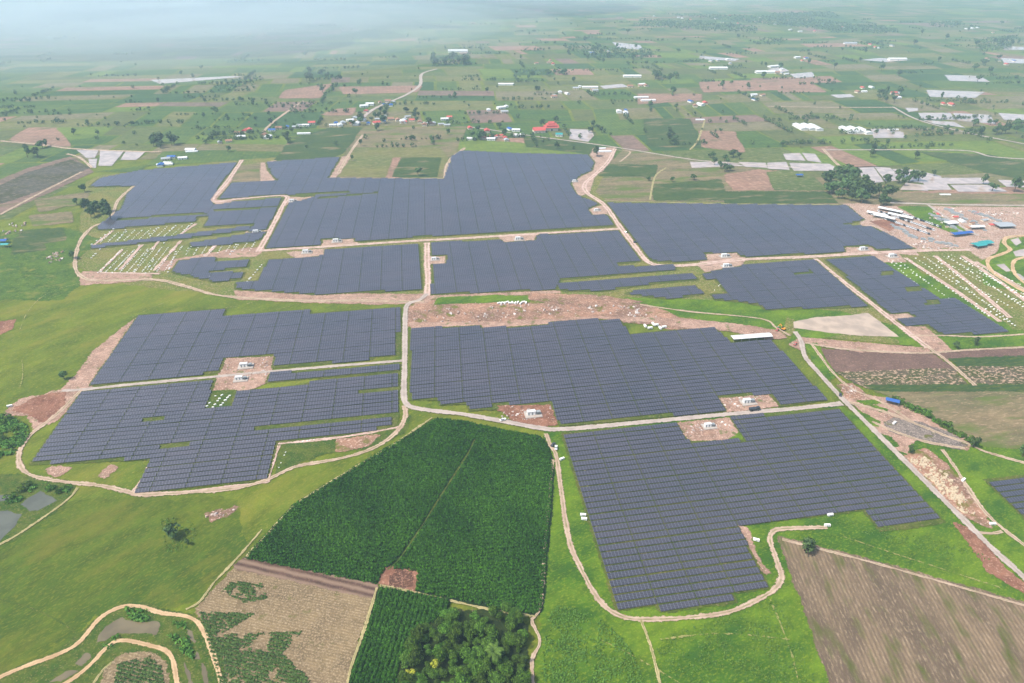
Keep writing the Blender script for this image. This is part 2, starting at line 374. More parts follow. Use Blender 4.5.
while vv < 11000:
    dv = random.uniform(60, 150); u = -8000.0 + random.uniform(0, 100)
    while u < 8000:
        du = random.uniform(60, 230)
        m_ = random.random()
        if m_ < .3: field_quad(u, u + du, vv, vv + dv / 2); field_quad(u, u + du, vv + dv / 2, vv + dv)
        elif m_ < .55: field_quad(u, u + du / 2, vv, vv + dv); field_quad(u + du / 2, u + du, vv, vv + dv)
        elif m_ < .7:
            for q in range(4): field_quad(u + du * q / 4, u + du * (q + 1) / 4, vv, vv + dv)
        else: field_quad(u, u + du, vv, vv + dv)
        u += du
    vv += dv
for i, (V, Fc) in cells.items():
    if Fc: tag(obj('farmland', mesh('farmland', V, Fc, FM[i])), kind='structure')

# ------------------------------------------------------------------ the site's ground, fields and water (traced on the survey, laid out on the ground)
sheet('site_ground', [(88,182),(100,176),(240,160),(345,154),(450,148),(600,150),(612,160),(600,196),(840,203),(905,208),(930,225),(1000,258),(1040,300),(1040,345),(920,345),(800,335),(400,306),(250,300),(100,282),(75,262)], M['site'], 1, 2)
sheet('grassland', [(-80,700),(-80,232),(75,225),(70,265),(110,284),(260,300),(410,304),(430,420),(250,560),(190,690)], M['grass'], 1, 2)
sheet('grassland', [(545,430),(565,430),(620,700),(540,700)], M['lush'], 2, 1)
sheet('grassland', [(560,430),(840,405),(1040,600),(1100,800),(520,800),(545,620)], M['lush'], 1, 2)
sheet('grassland', [(0,690),(-60,700),(-60,600),(-20,545),(60,500),(140,500),(235,500),(250,560),(200,605),(150,606),(100,612),(60,650)], M['olive'], 2, 4, 20)
sheet('grassland', [(640,310),(720,322),(778,332),(786,315),(800,322),(790,345),(860,330),(905,340),(920,350),(1040,345),(1040,330),(930,335),(840,312),(700,300),(620,298)], M['lush'], 2, 2)
sheet('grassland', [(870,262),(905,262),(1010,328),(1035,345),(1000,338),(960,320)], M['lush'], 2, 3)
sheet('grassland', [(-40,300),(-40,236),(60,228),(100,240),(70,262),(78,285),(60,300)], ground_mat('plot_grass', (82,114,52), (66,100,46), (100,120,66), (24, 7, 2.4), d=(112,120,76), dcover=(.56,.7), dsize=18), 2, 3)
for q in ([(36,200),(60,196),(66,206),(40,212)], [(64,196),(88,192),(84,204),(70,206)], [(30,216),(70,212),(72,222),(34,226)], [(20,232),(60,228),(64,240),(24,246)], [(16,238),(40,236),(44,250),(14,254)]): sheet('field', q, M['bandfield'] if q[0][1] < 230 else M['darkgreen'], 3, 1)
sheet('grassland', [(840,410),(870,440),(1040,620),(1100,560),(1060,440),(960,445)], M['lush'], 2, 2)
# pads of shorter growth under every panel block are laid with the arrays below

# upper border fields
sheet('field', [(240,166),(276,161),(268,182),(232,183)], M['bandfield'], 2)
sheet('field', [(276,160),(292,141),(310,139),(338,154),(330,160),(300,161)], M['darkgreen'], 2)
sheet('field', [(295,138),(330,128),(362,128),(340,155)], M['darkgreen'], 2)
sheet('field', [(346,155),(364,128),(466,127),(456,150),(444,178),(330,178)], M['bandfield'], 2)
sheet('field', [(352,148),(440,148),(448,160),(436,178),(340,176)], FM[1], 3)
sheet('field', [(395,158),(406,158),(398,178),(388,178)], FM[3], 4)
sheet('field', [(402,158),(440,158),(436,177),(394,177)], M['darkgreen'], 4)
sheet('field', [(462,140),(520,143),(590,153),(586,156),(500,152),(460,150)], FM[9], 2)
sheet('field', [(525,138),(560,140),(592,145),(600,150),(594,154),(527,147)], M['darkgreen'], 3)
sheet('field', [(612,163),(625,150),(700,160),(760,170),(900,188),(905,205),(840,204),(606,200),(597,192)], M['bandfield'], 2)
sheet('field', [(608,165),(655,165),(652,177),(600,176)], M['darkgreen'], 3)
sheet('field', [(655,185),(720,180),(726,200),(655,200)], M['darkgreen'], 3)
sheet('field', [(728,192),(825,192),(836,203),(728,203)], M['darkgreen'], 3)
sheet('field', [(726,175),(760,170),(800,172),(822,190),(735,190)], FM[3], 3)
sheet('field', [(768,172),(800,170),(830,190),(775,190)], FM[4], 4)
sheet('field', [(890,193),(1040,195),(1040,207),(905,207)], M['bandfield'], 3)
sheet('field', [(920,152),(990,155),(1040,168),(1040,182),(985,172)], M['darkgreen'], 2)
sheet('field', [(645,119),(688,119),(702,148),(650,146)], M['darkgreen'], 2)
sheet('field', [(700,131),(735,132),(744,152),(704,147)], FM[3], 2)
sheet('field', [(0,180),(30,168),(70,157),(92,172),(40,196),(0,214),(-40,222)], FM[7], 2)
sheet('field', [(0,186),(30,172),(70,160),(88,168),(40,190),(0,204),(-40,214)], M['darkmottle'], 3)
sheet('field', [(10,140),(28,128),(60,128),(70,146),(40,146)], FM[3], 2)
sheet('field', [(58,128),(112,127),(100,136),(72,140)], FM[9], 2)
sheet('field', [(95,172),(140,172),(165,152),(235,150),(240,160),(140,166)], FM[0], 2)
for q in ([(700,82),(770,80),(775,90),(705,92)], [(770,80),(812,84),(825,92),(780,92)], [(640,94),(700,94),(700,100),(640,104)], [(287,90),(330,84),(318,98),(282,98)], [(338,109),(355,108),(350,115),(322,115)], [(340,87),(420,86),(415,92),(345,94)]):
    sheet('field', q, FM[3], 2)

# right hand fields
sheet('field', [(822,349),(863,353),(933,355),(948,365),(954,370),(890,372),(838,374),(828,362)], M['brown2'], 3)
sheet('field', [(935,354),(1040,347),(1040,358),(952,360)], M['brown2'], 3)
sheet('field', [(950,359),(1060,356),(1060,369),(960,368)], M['darkgreen'], 3)
sheet('field', [(836,373),(890,371),(952,369),(968,386),(868,388)], M['mottle'], 3)
sheet('field', [(958,367),(1060,368),(1060,388),(978,387)], M['mottle'], 3)
sheet('field', [(866,386),(976,385),(1060,385),(1060,391),(880,391)], M['darkgreen'], 4)
sheet('field', [(876,391),(1060,389),(1060,450),(985,446),(943,422),(903,401)], M['bandfield'], 3)
sheet('field', [(780,538),(853,556),(908,571),(1024,604),(1100,630),(1100,790),(865,790),(832,683)], M['sefield'], 3, .8)
sheet('field', [(995,330),(1040,335),(1040,345),(960,348)], M['lush'], 3)

# near fields
CORN = [(437,419),(465,422),(500,430),(540,437),(549,450),(553,470),(551,500),(547,550),(541,610),(535,615),(490,606),(416,591),(418,572),(386,568),(376,584),(300,570),(245,559),(272,530),(295,505),(365,462)]
CORN2 = [(381,588),(450,601),(445,612),(418,633),(398,665),(395,710),(340,710),(347,690)]
sheet('corn_field', CORN, M['corn'], 2, .8); sheet('corn_field', CORN2, M['corn'], 2, .8)
BROWN = [(235,568),(372,598),(352,652),(340,700),(225,700),(198,609)]
sheet('field', BROWN, M['brownfield'], 2, .8)
sheet('field', [(243,559.5),(300,571),(376,585.5),(372,597),(300,581),(235,567.5)], M['plowed'], 3, .5)
sheet('field', [(98,700),(108,668),(122,656),(150,654),(164,664),(169,700)], M['brownfield'], 5, .6)
sheet('bare_ground', [(386,568),(417,572),(415,591),(381,583)], M['reddirt'], 3, 1.0, 5)
sheet('bare_ground', [(391,577),(398,571),(410,574),(411,585),(400,588),(392,585)], ground_mat('pit_soil', (104,72,58), (84,58,48), (150,116,98), (6, 3, 1.0), (.5,.64)), 4, .8, 3)
# pond at the near corner with its banks
sheet('bank', [(-40,700),(0,676),(60,652),(100,618),(120,605),(140,604),(165,611),(192,616),(208,630),(218,655),(228,700)], M['bank'], 3, .8)
M['murky'] = water('murky_water', (104,94,70))
for q in ([(106,628),(114,622),(123,617),(128,621),(140,622),(159,622),(160,626),(157,634),(140,634),(117,634),(105,641),(97,643),(99,636)], [(75,664),(82,658),(87,652),(91,655),(93,659),(82,667)], [(187,629),(191,632),(196,641),(194,645),(189,638)], [(201,663),(206,668),(210,690),(205,690)], [(184,662),(188,668),(194,690),(189,690)], [(196,652),(200,655),(201,660),(196,659)], [(48,683),(66,672),(82,670),(60,682)]):
    sheet('water', q, M['murky'], 4, .8, 5)
sheet('bank', [(62,690),(88,664),(103,646),(122,638),(152,643),(170,650),(178,664),(182,690)], M['bank'], 4, .5)
# pond at the far left edge
sheet('bank', [(-40,560),(-40,478),(20,476),(60,480),(76,487),(52,512),(14,538)], M['bank'], 3, 2)
for q, m in (([(20,505),(30,497),(42,491),(50,497),(58,501),(38,511),(30,511)], 'dull'), ([(-30,530),(-30,512),(8,511),(22,516),(12,530),(0,541),(-20,556)], 'dull'), ([(-30,500),(-10,495),(12,495),(6,501),(-10,505)], 'dull')):
    sheet('water', q, M[m], 4, .8, 6)
# flooded paddies and far ponds
for q in ([(857,168),(873,167),(884,182),(864,184)], [(874,167),(890,168),(905,180),(886,182)], [(892,169),(918,170),(930,184),(906,181)], [(919,171),(940,176),(952,190),(926,190)], [(938,178),(985,178),(992,184),(946,184)], [(950,185),(994,185),(1008,192),(958,192)], [(906,183),(924,185),(928,191),(900,190)], [(998,180),(1040,182),(1040,188),(1006,187)],
          [(783,154),(800,153),(806,161),(786,160)], [(802,153),(815,154),(822,163),(808,161)], [(768,163),(786,162),(790,170),(768,169)], [(789,163),(830,164),(842,171),(794,171)], [(690,162),(728,162),(745,166),(692,168)], [(738,162),(766,163),(768,168),(746,167)],
          [(77,150),(98,150),(95,158),(86,158)], [(100,150),(124,151),(112,166),(98,166)], [(126,151),(146,152),(136,160),(120,160)], [(88,159),(97,159),(96,168),(90,168)],
          [(918,113),(950,113),(955,120),(922,119)], [(952,113),(990,115),(996,124),(958,121)], [(922,120),(954,122),(966,128),(934,124)], [(998,113),(1030,115),(1030,121),(1004,120)], [(870,129),(890,129),(905,138),(873,138)], [(892,131),(903,132),(905,137),(896,137)],
          [(926,90),(985,92),(975,98),(930,97)], [(944,75),(980,76),(990,82),(950,81)], [(1000,58),(1040,60),(1040,64),(1004,63)], [(612,42),(640,45),(644,50),(618,48)], [(150,80),(236,76),(243,77),(160,84)], [(700,56),(740,59),(735,61),(700,59)], [(860,60),(880,58),(912,60),(885,62)], [(790,74),(812,72),(815,77),(795,78)], [(600,86),(622,84),(628,87),(604,89)], [(768,69),(782,67),(790,71),(776,73)], [(1000,46),(1024,47),(1024,50),(1004,50)], [(830,95),(850,94),(855,97),(838,98)], [(905,108),(918,108),(918,111),(908,112)]):
    sheet('paddy_water', q, M['paddy'], 4, .5, 12)
sheet('pond_water', [(570,129),(592,130),(594,136),(588,142),(569,139)], M['paddy'], 4, .5)
sheet('pond_water', [(793,322),(815,317.5),(850,315.5),(868,313),(880,322),(899,337),(860,336),(830,333),(793,328)], M['muddy'], 3, .5, 5)
# pond with sandy banks at the far right edge
sheet('bank', [(985,285),(982,262),(1000,252),(1002,240),(1040,236),(1040,296)], M['lush'], 4, 1)
for q in ([(1010,240),(1018,238),(1022,243),(1016,246)], [(996,265),(1004,264),(1011,271),(1006,272)], [(1013,252),(1030,248),(1030,256),(1016,257)], [(1012,272),(1020,275),(1030,282),(1020,280)]):
    sheet('water', q, M['paddy'], 5, .5)

# bare earth
sheet('bare_ground', [(409,326),(410,306),(430,300),(490,301),(530,304),(602,302),(645,305),(667,312),(682,321),(727,324),(775,330),(786,337),(776,338),(730,331),(700,328),(672,330),(655,324),(620,322),(590,320),(549,323),(500,327),(482,329),(470,324),(440,327)], M['debris'], 3, 1.5)
sheet('bare_ground', [(410,323),(480,323),(550,320),(600,317),(680,319),(740,325),(775,331),(786,338),(770,339),(730,331),(690,328),(640,321),(550,324),(485,330),(470,326),(412,329)], M['dirt'], 4, 1)
sheet('bare_ground', [(5,415),(20,400),(42,396),(62,390),(80,372),(95,350),(115,334),(140,316),(134,326),(110,356),(92,386),(80,400),(66,412),(50,424),(36,428),(30,416)], M['dirt'], 3, 2)
sheet('bare_ground', [(14,410),(40,396),(62,394),(64,406),(46,422),(36,418)], M['reddirt'], 4, 2)
sheet('bare_ground', [(-30,340),(-20,325),(0,322),(14,320),(12,328),(0,334)], M['reddirt'], 3, 2)
sheet('bare_ground', [(219,376),(225,357),(246,354),(275,355),(272,366),(267,382),(250,390),(236,391),(214,392)], M['dirt'], 4, 1)
sheet('grassland', [(204,409),(212,392),(236,391),(231,408)], M['bank'], 4, .5)
sheet('bare_ground', [(497,409),(497,405),(552,404),(557,424),(540,427),(515,421),(505,413)], M['reddirt'], 4, 1)
sheet('bare_ground', [(718,398),(770,393),(778,406),(726,412)], M['dirt'], 4, 1)
sheet('bare_ground', [(679,424),(728,419),(738,430),(724,441),(688,443)], M['dirt'], 4, 1)
sheet('grassland', [(716,443),(722,436),(738,432),(746,440)], M['lush'], 5, .5)
sheet('bare_ground', [(737,526),(748,530),(757,560),(768,572),(760,572),(752,562)], M['dirt'], 3, 1)
for q in ([(154,457),(146,474),(137,488),(130,494)], [(137,495),(190,491.5),(262,483),(268,478),(279,446)], [(278,444),(330,439),(372,432.5),(400,427)]): strip('track', q, 3.2, M['redroad'], 5, .4, smoothn=4)
for q in ([(48,470),(58,466),(70,470),(56,476)], [(100,474),(112,466),(116,468),(104,478)]): sheet('bare_ground', q, M['dirt'], 3, 1.5, 4)
sheet('bare_ground', [(280,444),(370,432),(400,426),(410,416),(404,432),(372,448),(330,452),(300,462),(278,474)], M['bank'], 3, 1)
sheet('bare_ground', [(338,440),(378,436),(368,446),(338,452)], M['debris'], 4, 1)
sheet('bare_ground', [(206,515),(216,512),(238,508),(230,515),(214,520)], M['debris'], 3, 2, 5)
# strip between the two belts of panels
sheet('bare_ground', [(236,292),(420,295),(560,290),(560,293),(430,298),(425,303),(380,304),(330,303),(240,299)], M['dirt'], 3, 1.5)
sheet('grassland', [(436,304),(440,298),(500,296),(528,297),(528,302),(470,303)], M['lush'], 4, 1)
sheet('bare_ground', [(530,300),(530,294),(600,296),(640,302),(600,306),(560,303)], M['debris'], 4, 1)
# building pads along the upper roads
for q in ([(222,184),(232,166),(238,164),(228,184),(214,203),(208,204)], [(214,200),(236,202),(236,206),(216,207)], [(263,163),(275,161),(277,181),(262,182)], [(328,164),(337,158),(350,156),(335,178),(327,178)], [(286,198),(304,198),(316,197),(300,204),(286,206)],
          [(248,231),(267,227),(267,236),(248,238)], [(321,240),(356,238),(357,244),(321,247)], [(288,253),(326,249),(326,256),(300,260)], [(500,237),(536,234),(535,240),(503,243)], [(430,256),(448,256),(447,264),(431,264)], [(568,183),(584,172),(595,170),(588,192),(580,196),(572,186)],
          [(587,210),(602,206),(606,215),(592,216)], [(590,158),(596,148),(614,148),(610,160),(600,172),(592,168)], [(705,254),(738,252),(744,259),(738,268),(706,272),(700,266)], [(843,247),(875,248),(876,254),(845,254)], [(888,314),(912,312),(918,320),(900,322)], [(870,253),(896,253),(905,262),(880,262)]):
    sheet('bare_ground', q, M['dirtclean'], 4, 1)
for q in ([(160,272),(165,262),(230,250),(262,248),(256,256),(200,258)], [(80,285),(82,272),(150,275),(150,280)], [(500,240),(505,240),(505,242),(500,242)]):
    sheet('bare_ground', q, M['dirt'], 3, 2)
for q in ([(600,283),(670,277),(757,271),(757,273),(700,277),(605,285)], [(618,295),(690,287),(702,282),(712,296),(705,290),(640,297)]):
    sheet('bare_ground', q, M['site'], 3, 1)
# builders' camp
sheet('bare_ground', [(844,204),(860,204),(900,207),(1040,208),(1040,240),(1005,240),(985,262),(960,262),(930,256),(880,252),(918,249),(893,237),(865,226),(858,216)], M['camp'], 3, 2)
sheet('grassland', [(900,207),(928,207),(935,214),(965,231),(950,232),(930,224),(912,214)], M['lush'], 4, 1)
sheet('bare_ground', [(872,222),(884,220),(900,225),(890,231)], M['reddirt'], 4, 1)
sheet('bare_ground', [(915,250),(965,249),(1040,300),(1040,345),(1020,325),(960,290)], M['site'], 3, 2)
for a, b in (((935,256),(1010,318)), ((962,256),(1040,312)), ((975,262),(1040,300)), ((905,258),(1000,322))):
    strip('track', [a, ((a[0]+b[0])/2, (a[1]+b[1])/2 - 1), b], 7, M['redroad'], 5)
# right belt beside the diagonal road
sheet('bare_ground', [(843,398),(858,388),(866,396),(884,398),(903,404),(950,432),(970,440),(966,450),(930,440),(916,436),(905,452),(895,448),(872,424),(855,404)], M['dirt'], 3, 1)
sheet('bare_ground', [(838,386),(852,384),(864,394),(858,399),(846,396)], M['debris'], 4, 1)
sheet('bare_ground', [(885,424),(895,419),(922,424),(950,434),(965,444),(958,449),(930,443),(908,436),(890,432)], M['grey'], 4, 1)
sheet('bare_ground', [(905,456),(925,450),(945,464),(962,484),(978,506),(990,528),(970,520),(952,508),(930,484)], M['debris'], 4, 1)
sheet('bare_ground', [(955,524),(975,532),(1000,565),(1030,590),(1030,596),(990,572)], M['reddirt'], 3, 1)
for q in ([(858,411),(878,422),(876,426),(868,424)], [(872,406),(886,410),(880,412)], [(878,434),(890,438),(897,446),(890,446)], [(858,402),(875,400),(880,403),(866,405)], [(806,345),(816,344),(822,356),(836,376),(830,380),(815,365)], [(900,338),(912,338),(914,344),(902,345)]):
    sheet('grassland', q, M['lush'], 5, 1)
sheet('bare_ground', [(790,345),(800,338),(930,349),(928,353),(860,352),(812,343),(800,350)], M['dirt'], 3, 1)
sheet('bare_ground', [(900,322),(920,324),(940,340),(950,350),(935,352),(925,346)], M['dirt'], 4, 1)

# ------------------------------------------------------------------ roads and tracks
strip('road', [(427,243),(427,262),(428,280),(427,296)], 9, M['redroad'], 6)
strip('road', [(427,294),(420,300),(409,304),(405.5,312),(405,340),(404.5,370),(404,395),(407,405),(418,409),(440,412),(465,415),(510,423),(540,428.5),(565,429.5),(645,422.5),(730,414.5),(790,409.5),(842,404)], 6.0, M['road'], 7)
strip('road', [(404,361),(340,366),(270,372),(200,378.5),(130,385),(82,390),(62,391)], 4.8, M['road'], 6)
strip('road', [(795,332),(801,342),(805,357),(820,375),(843,400),(868,425),(893,450),(928,485),(958,515),(993,550),(1024,578),(1070,620)], 5.4, M['road'], 8)
strip('track', [(82,390),(70,402),(60,412),(45,424),(32,434),(22,447),(19,457),(21,467),(32,476),(62,482),(100,486),(127,492),(140,495),(175,494),(215,491),(240,488),(265,481),(282,473),(300,466),(340,459),(372,449),(395,434),(405,418),(404,406)], 4.4, M['track'], 6, .25)
strip('path', [(432,418),(415,430),(392,446),(365,462),(330,483),(296,505),(272,530),(245,559)], 2.6, M['path'], 6, .3)
strip('track', [(546,434),(550,445),(556,456),(560,482),(566,525),(572,550),(580,567),(592,590),(605,607),(622,617),(642,620),(690,618),(730,612),(760,599),(776,588),(781,577),(776,559),(770,541),(773,532),(786,529),(827,528)], 4.2, M['track'], 6, .15)
strip('path', [(641,621),(646,634),(652,652),(660,685),(664,705)], 2.4, M['path'], 6, .2)
strip('road', [(257,251),(325,247),(400,242),(455,239),(535,234),(620,229)], 8, M['redroad'], 5)
strip('road', [(615,149),(608,162),(596,174),(585,184),(587,193),(604,205),(620,227),(635,247),(648,262),(664,266),(695,265),(740,260),(810,257),(868,253.5),(918,251),(970,250)], 9, M['redroad'], 6)
strip('road', [(815,259),(843,282),(873,305),(898,325),(928,348)], 8, M['redroad'], 5)
strip('track', [(926,346),(948,362),(975,386)], 5, M['track'], 6)
strip('road', [(242,160),(227,182),(212,201),(240,199),(285,196),(282,207),(268,235),(258,252)], 9, M['redroad'], 5, smoothn=5)
strip('track', [(134,186),(118,201),(110,220),(93,227),(80,242),(75,265),(82,277),(100,281),(155,280),(187,287),(215,295),(256,299),(300,301),(362,301),(400,302),(424,302)], 6, M['track'], 6, .3)
strip('track', [(0,215),(37,195),(82,172)], 6, M['track'], 5); strip('track', [(92,168),(80,158),(67,154)], 6, M['track'], 5)
strip('track', [(0,141),(42,145),(75,149),(150,152),(160,151)], 9, M['track'], 5)
strip('track', [(263,132),(276,120),(303,101)], 8, M['track'], 5); strip('road', [(360,122),(367,114),(380,106),(406,95),(420,85),(422,74),(437,69)], 10, M['road'], 5)
strip('track', [(338,174),(350,153),(363,135)], 7, M['track'], 5); strip('track', [(445,178),(450,160),(465,148)], 9, M['track'], 5, .3); strip('track', [(330,178),(380,178.5),(444,178.5)], 3, M['track'], 5)
strip('road', [(470,127),(532,136),(592,144),(632,150),(687,159),(717,162),(800,168)], 6, M['road'], 5)
strip('road', [(825,150),(870,150),(918,150),(968,151),(993,157),(1040,160)], 7, M['road'], 5); strip('track', [(823,149),(833,160),(845,172)], 8, M['track'], 5)
strip('road', [(893,107),(918,120),(968,133),(1040,147)], 7, M['road'], 5); strip('track', [(768,106.5),(830,107.5),(893,107.5)], 9, M['track'], 5)
strip('road', [(890,203),(960,205),(1060,206)], 7, M['road'], 5); strip('road', [(928,205),(950,220),(978,236)], 6, M['road'], 5)
strip('track', [(612,150),(630,152),(620,162)], 4, M['track'], 5); strip('track', [(604,201),(720,204),(838,205)], 3, M['path'], 5)
strip('track', [(650,200),(655,177),(666,168)], 4, M['path'], 5); strip('track', [(705,120),(698,140),(690,150)], 5, M['path'], 5)
strip('sandy_track', [(-20,690),(0,678),(25,667),(60,654),(80,642),(100,619),(120,608),(140,607),(160,613),(190,618),(202,629),(212,652),(222,685),(226,705)], 3.0, M['sand'], 6, .15)
strip('sandy_track', [(55,690),(75,678),(92,664),(107,648),(122,641),(150,646),(167,652),(174,664),(178,690)], 2.7, M['sand'], 6, .15)
strip('sandy_track', [(90,690),(102,672),(112,663)], 2.0, M['path'], 6, .3)
strip('sandy_track', [(1040,300),(1015,287),(992,272),(988,260),(1000,255),(1010,250),(1004,243),(1010,237),(1040,236)], 6, M['sand'], 7, .15); strip('sandy_track', [(1035,290),(1020,280),(1013,270),(1016,260),(1040,255)], 5, M['sand'], 7, .15)
strip('track', [(-20,556),(0,545),(15,537),(33,525),(52,512),(70,498),(78,488)], 2.4, M['path'], 6, .3)
strip('path', [(262,530),(237,559),(215,582),(200,602),(186,610)], 2.2, M['path'], 6, .4)
strip('path', [(553,460),(550,490),(547,515),(544,560),(541,604),(536,616),(532,622),(540,642),(532,662),(535,700)], 2.6, M['track'], 6, .4)
strip('path', [(380,586),(416,593),(450,601),(495,611),(536,617)], 2.4, M['path'], 6, .4)
strip('path', [(377,588),(366,625),(352,665),(344,700)], 2.0, M['path'], 5, .3)
strip('path', [(475,440),(467,456),(447,487),(425,522),(400,559),(388,570)], 1.4, M['bank'], 5, .5)
strip('path', [(782,540),(853,558),(908,573),(1024,606),(1080,622)], 2.2, M['track'], 6, .4)
strip('track', [(805,343),(840,349),(900,353),(933,353),(975,350),(1060,346)], 4, M['track'], 6); strip('track', [(812,345),(820,356),(832,372),(850,388),(880,402),(915,424)], 3.4, M['track'], 6, .3)
strip('track', [(910,336),(945,336),(985,337),(1060,332)], 3.4, M['track'], 6)
strip('track', [(845,402),(870,408),(890,414),(915,424),(945,436),(968,444),(985,452),(1030,465)], 4, M['track'], 6, .3)
strip('track', [(872,422),(895,432),(925,442),(965,449)], 4, M['track'], 6, .3)
strip('track', [(942,450),(955,468),(972,495),(992,520),(1030,550)], 3.6, M['track'], 6, .3)
strip('track', [(972,532),(990,534),(1002,532)], 3, M['track'], 6)
strip('track', [(640,305),(690,312),(760,319),(776,328),(790,336)], 3.2, M['track'], 6, .3)
strip('path', [(-10,597),(30,608),(60,622),(85,640)], 1.0, M['weed'] if False else M['bank'], 5)

for a, b in (((142,245),(120,270)),((181,241),(154,271)),((122,250),(100,272)),((113,231),(93,246)),((196,224),(180,235)),((160,240),(152,250)),((100,273),(160,274)),((215,246),(205,257))):
    strip('track', [a, ((a[0]+b[0])/2, (a[1]+b[1])/2), b], 4.5, M['redroad'], 4, .4)
for q in ([(110,279),(70,286),(44,296),(28,312),(20,330)], [(172,300),(150,309),(132,318)], [(255,302),(240,306),(226,308)], [(300,303),(285,308),(270,311)], [(420,303),(380,300),(350,298)], [(22,360),(23,375),(20,388)], [(600,640),(640,660),(690,690)], [(840,536),(900,556),(1000,588)], [(770,600),(790,650),(800,690)], [(585,470),(590,500),(600,540)], [(660,640),(720,634),(790,640)]):
    strip('path', q, 1.6, M['faint'], 5, .5)
# ------------------------------------------------------------------ solar arrays
B = {}
def block(name, poly, col=None, holes=()): B[name] = (poly, col, holes)
block('A', [(139,316),(225,309),(223,317),(310,311),(311,314),(400,308),(399,355),(374,357),(371,360),(273,368),(275,356),(225,358),(219,373),(90,386)], ((139,316),(90,386)))
block('C', [(82,392.5),(215,380),(204,409.5),(231,408.5),(236,392.5),(295,387),(320,380.5),(399,373),(396.5,426),(370,431),(277,443),(266,480),(137,492.5),(152.5,459),(94,462),(31,464.5)], ((82,392),(31,464)),
      [[(144,420),(166,418.2),(165,421.5),(144,423.3)], [(159,446.5),(189,443.8),(188,447.6),(158,450.3)], [(221,430),(397,412.7),(397,415.8),(221,433.2)], [(358,392.7),(400,389),(400,391.8),(358,395.5)]])
block('C2', [(270,374.5),(400,365),(398,371),(267,382.5)], ((82,392),(31,464)))
block('D', [(411,330),(480,326),(482,330),(507,328),(549,325),(551,322.5),(595,320),(620,321),(629,335),(670,331),(715,329),(730,343),(771,341),(826,400),(780,406),(769,394),(717,398),(725,411),(560,426),(552,404),(496,405),(497,409),(470,410.5),(467,404),(440,405),(439,400),(411,400)], ((549,325),(572,402)))
block('E', [(562.5,434),(677,424.5),(687,442.5),(746,441),(731,419),(838,409),(943,522.5),(880,531),(863,510),(768,521),(736,525),(767,587),(732,593),(735,602),(660,611.5),(656,604.5),(617,609.5),(605,570)], ((562.5,434),(617,609.5)))
block('F', [(985,481),(1050,474),(1120,560),(1060,560),(1023,516)], ((985,481),(1023,518)))
block('G', [(90,187),(99,179),(140,171),(237,163),(221,184),(210,201),(214,206),(237,202),(283,198.5),(266,230),(249,232.5),(255,224),(204,227.5),(210,216.5),(197,217.5),(195,222),(100,230.5),(97,228),(103,223),(122,209),(128,192),(134,186.5)], ((237,163),(210,201)), [[(118,219),(205,212.5),(205,215),(118,221.5)], [(214,210.5),(280,206),(280,208),(214,212.5)]])
block('G2', [(92,246),(180,235.5),(250,226.5),(250,230.5),(180,239.5),(92,249)], ((237,163),(210,201)))
block('G3', [(190,244),(250,234),(266,232),(261,239),(250,243),(192,247.5)], ((237,163),(210,201)))
block('Hs', [(172,272.5),(179,261),(215,258),(216,262.5),(249,260.5),(247.5,267),(208,272),(208,274),(244,272.5),(240,279.5),(215,282.5)], ((237,163),(210,201)))
block('I', [(219,199.5),(232.5,183),(277.5,181.5),(269,170),(267,162.5),(340,157.5),(327.5,178.5),(430,179.5),(444,179.5),(451,157.5),(461,151),(520,154),(587,155),(594,162.5),(591,171),(580,176),(570,184),(576,195),(598,204),(587,210),(592,216),(605,215),(614,226),(535,231),(420,237),(356,242),(355,238.5),(321,240),(320,245),(266,249),(290,203),(300,202),(318,196),(291,196),(285,194.5)], ((420,180),(420,239)),
      [[(296,194.5),(350,191),(350,193.5),(296,197)], [(318,198),(378,192.5),(378,194),(318,200)]])
block('J', [(325,250),(418,245),(421,290),(317,295),(256,291),(236,289),(237,283),(259,281),(269,260),(300,259),(325,256)], ((269,259),(256,291)))
block('K', [(431,244),(500,240),(503,243),(535,241),(538,235.5),(618,232),(640,261.5),(607,265.5),(632,267),(675,266),(675,270),(560,280),(556,290),(431,295),(431,265),(447,264.5),(447,256),(431,256)], ((618,232),(648,272)))
block('K2', [(557,285),(600,281),(692,275),(698,280),(660,283),(600,291.5),(557,290.5)], ((618,232),(648,272)))
block('K3', [(625,294),(640,291),(694,286),(704,294),(670,299.5)], ((618,232),(648,272)))
block('L', [(745,266),(815,261),(868,307),(770,310),(765,310),(760,306),(740,302),(715,300),(712,294.5),(727,294),(716,279),(706,280),(703,275),(714,271.5)], ((815,261),(868,307)), [[(794,273),(810,271.5),(810,274),(794,275.5)]])
block('M', [(607,203.5),(840,206),(846,206),(864,220),(842,225),(866,227),(873,227.5),(893,237.5),(914,249),(876,250.5),(872,246),(843,247.5),(845,252),(768,256.5),(742,257),(737,252.5),(704,254),(706,260.5),(672,262.5),(652,261)], ((607,203),(652,262)))
block('N', [(825,260),(872,256.5),(925,290),(940,300),(955,299.5),(1008,332.5),(965,335),(943,335),(928,326),(904,326),(897,321),(918,319),(908,313),(890,314)], ((872,256),(925,290)), [[(880,273),(893,272),(893,275),(880,276)], [(922,303),(938,301),(940,304),(924,306)], [(904,289),(920,288),(922,292),(906,292)]])
TL, CH, TILT, PITCHROW = 21.2, 3.55, R(11), 5.0
rowd = Vector((math.cos(ROW), math.sin(ROW), 0)); perp = Vector((-math.sin(ROW), math.cos(ROW), 0))
tables = []
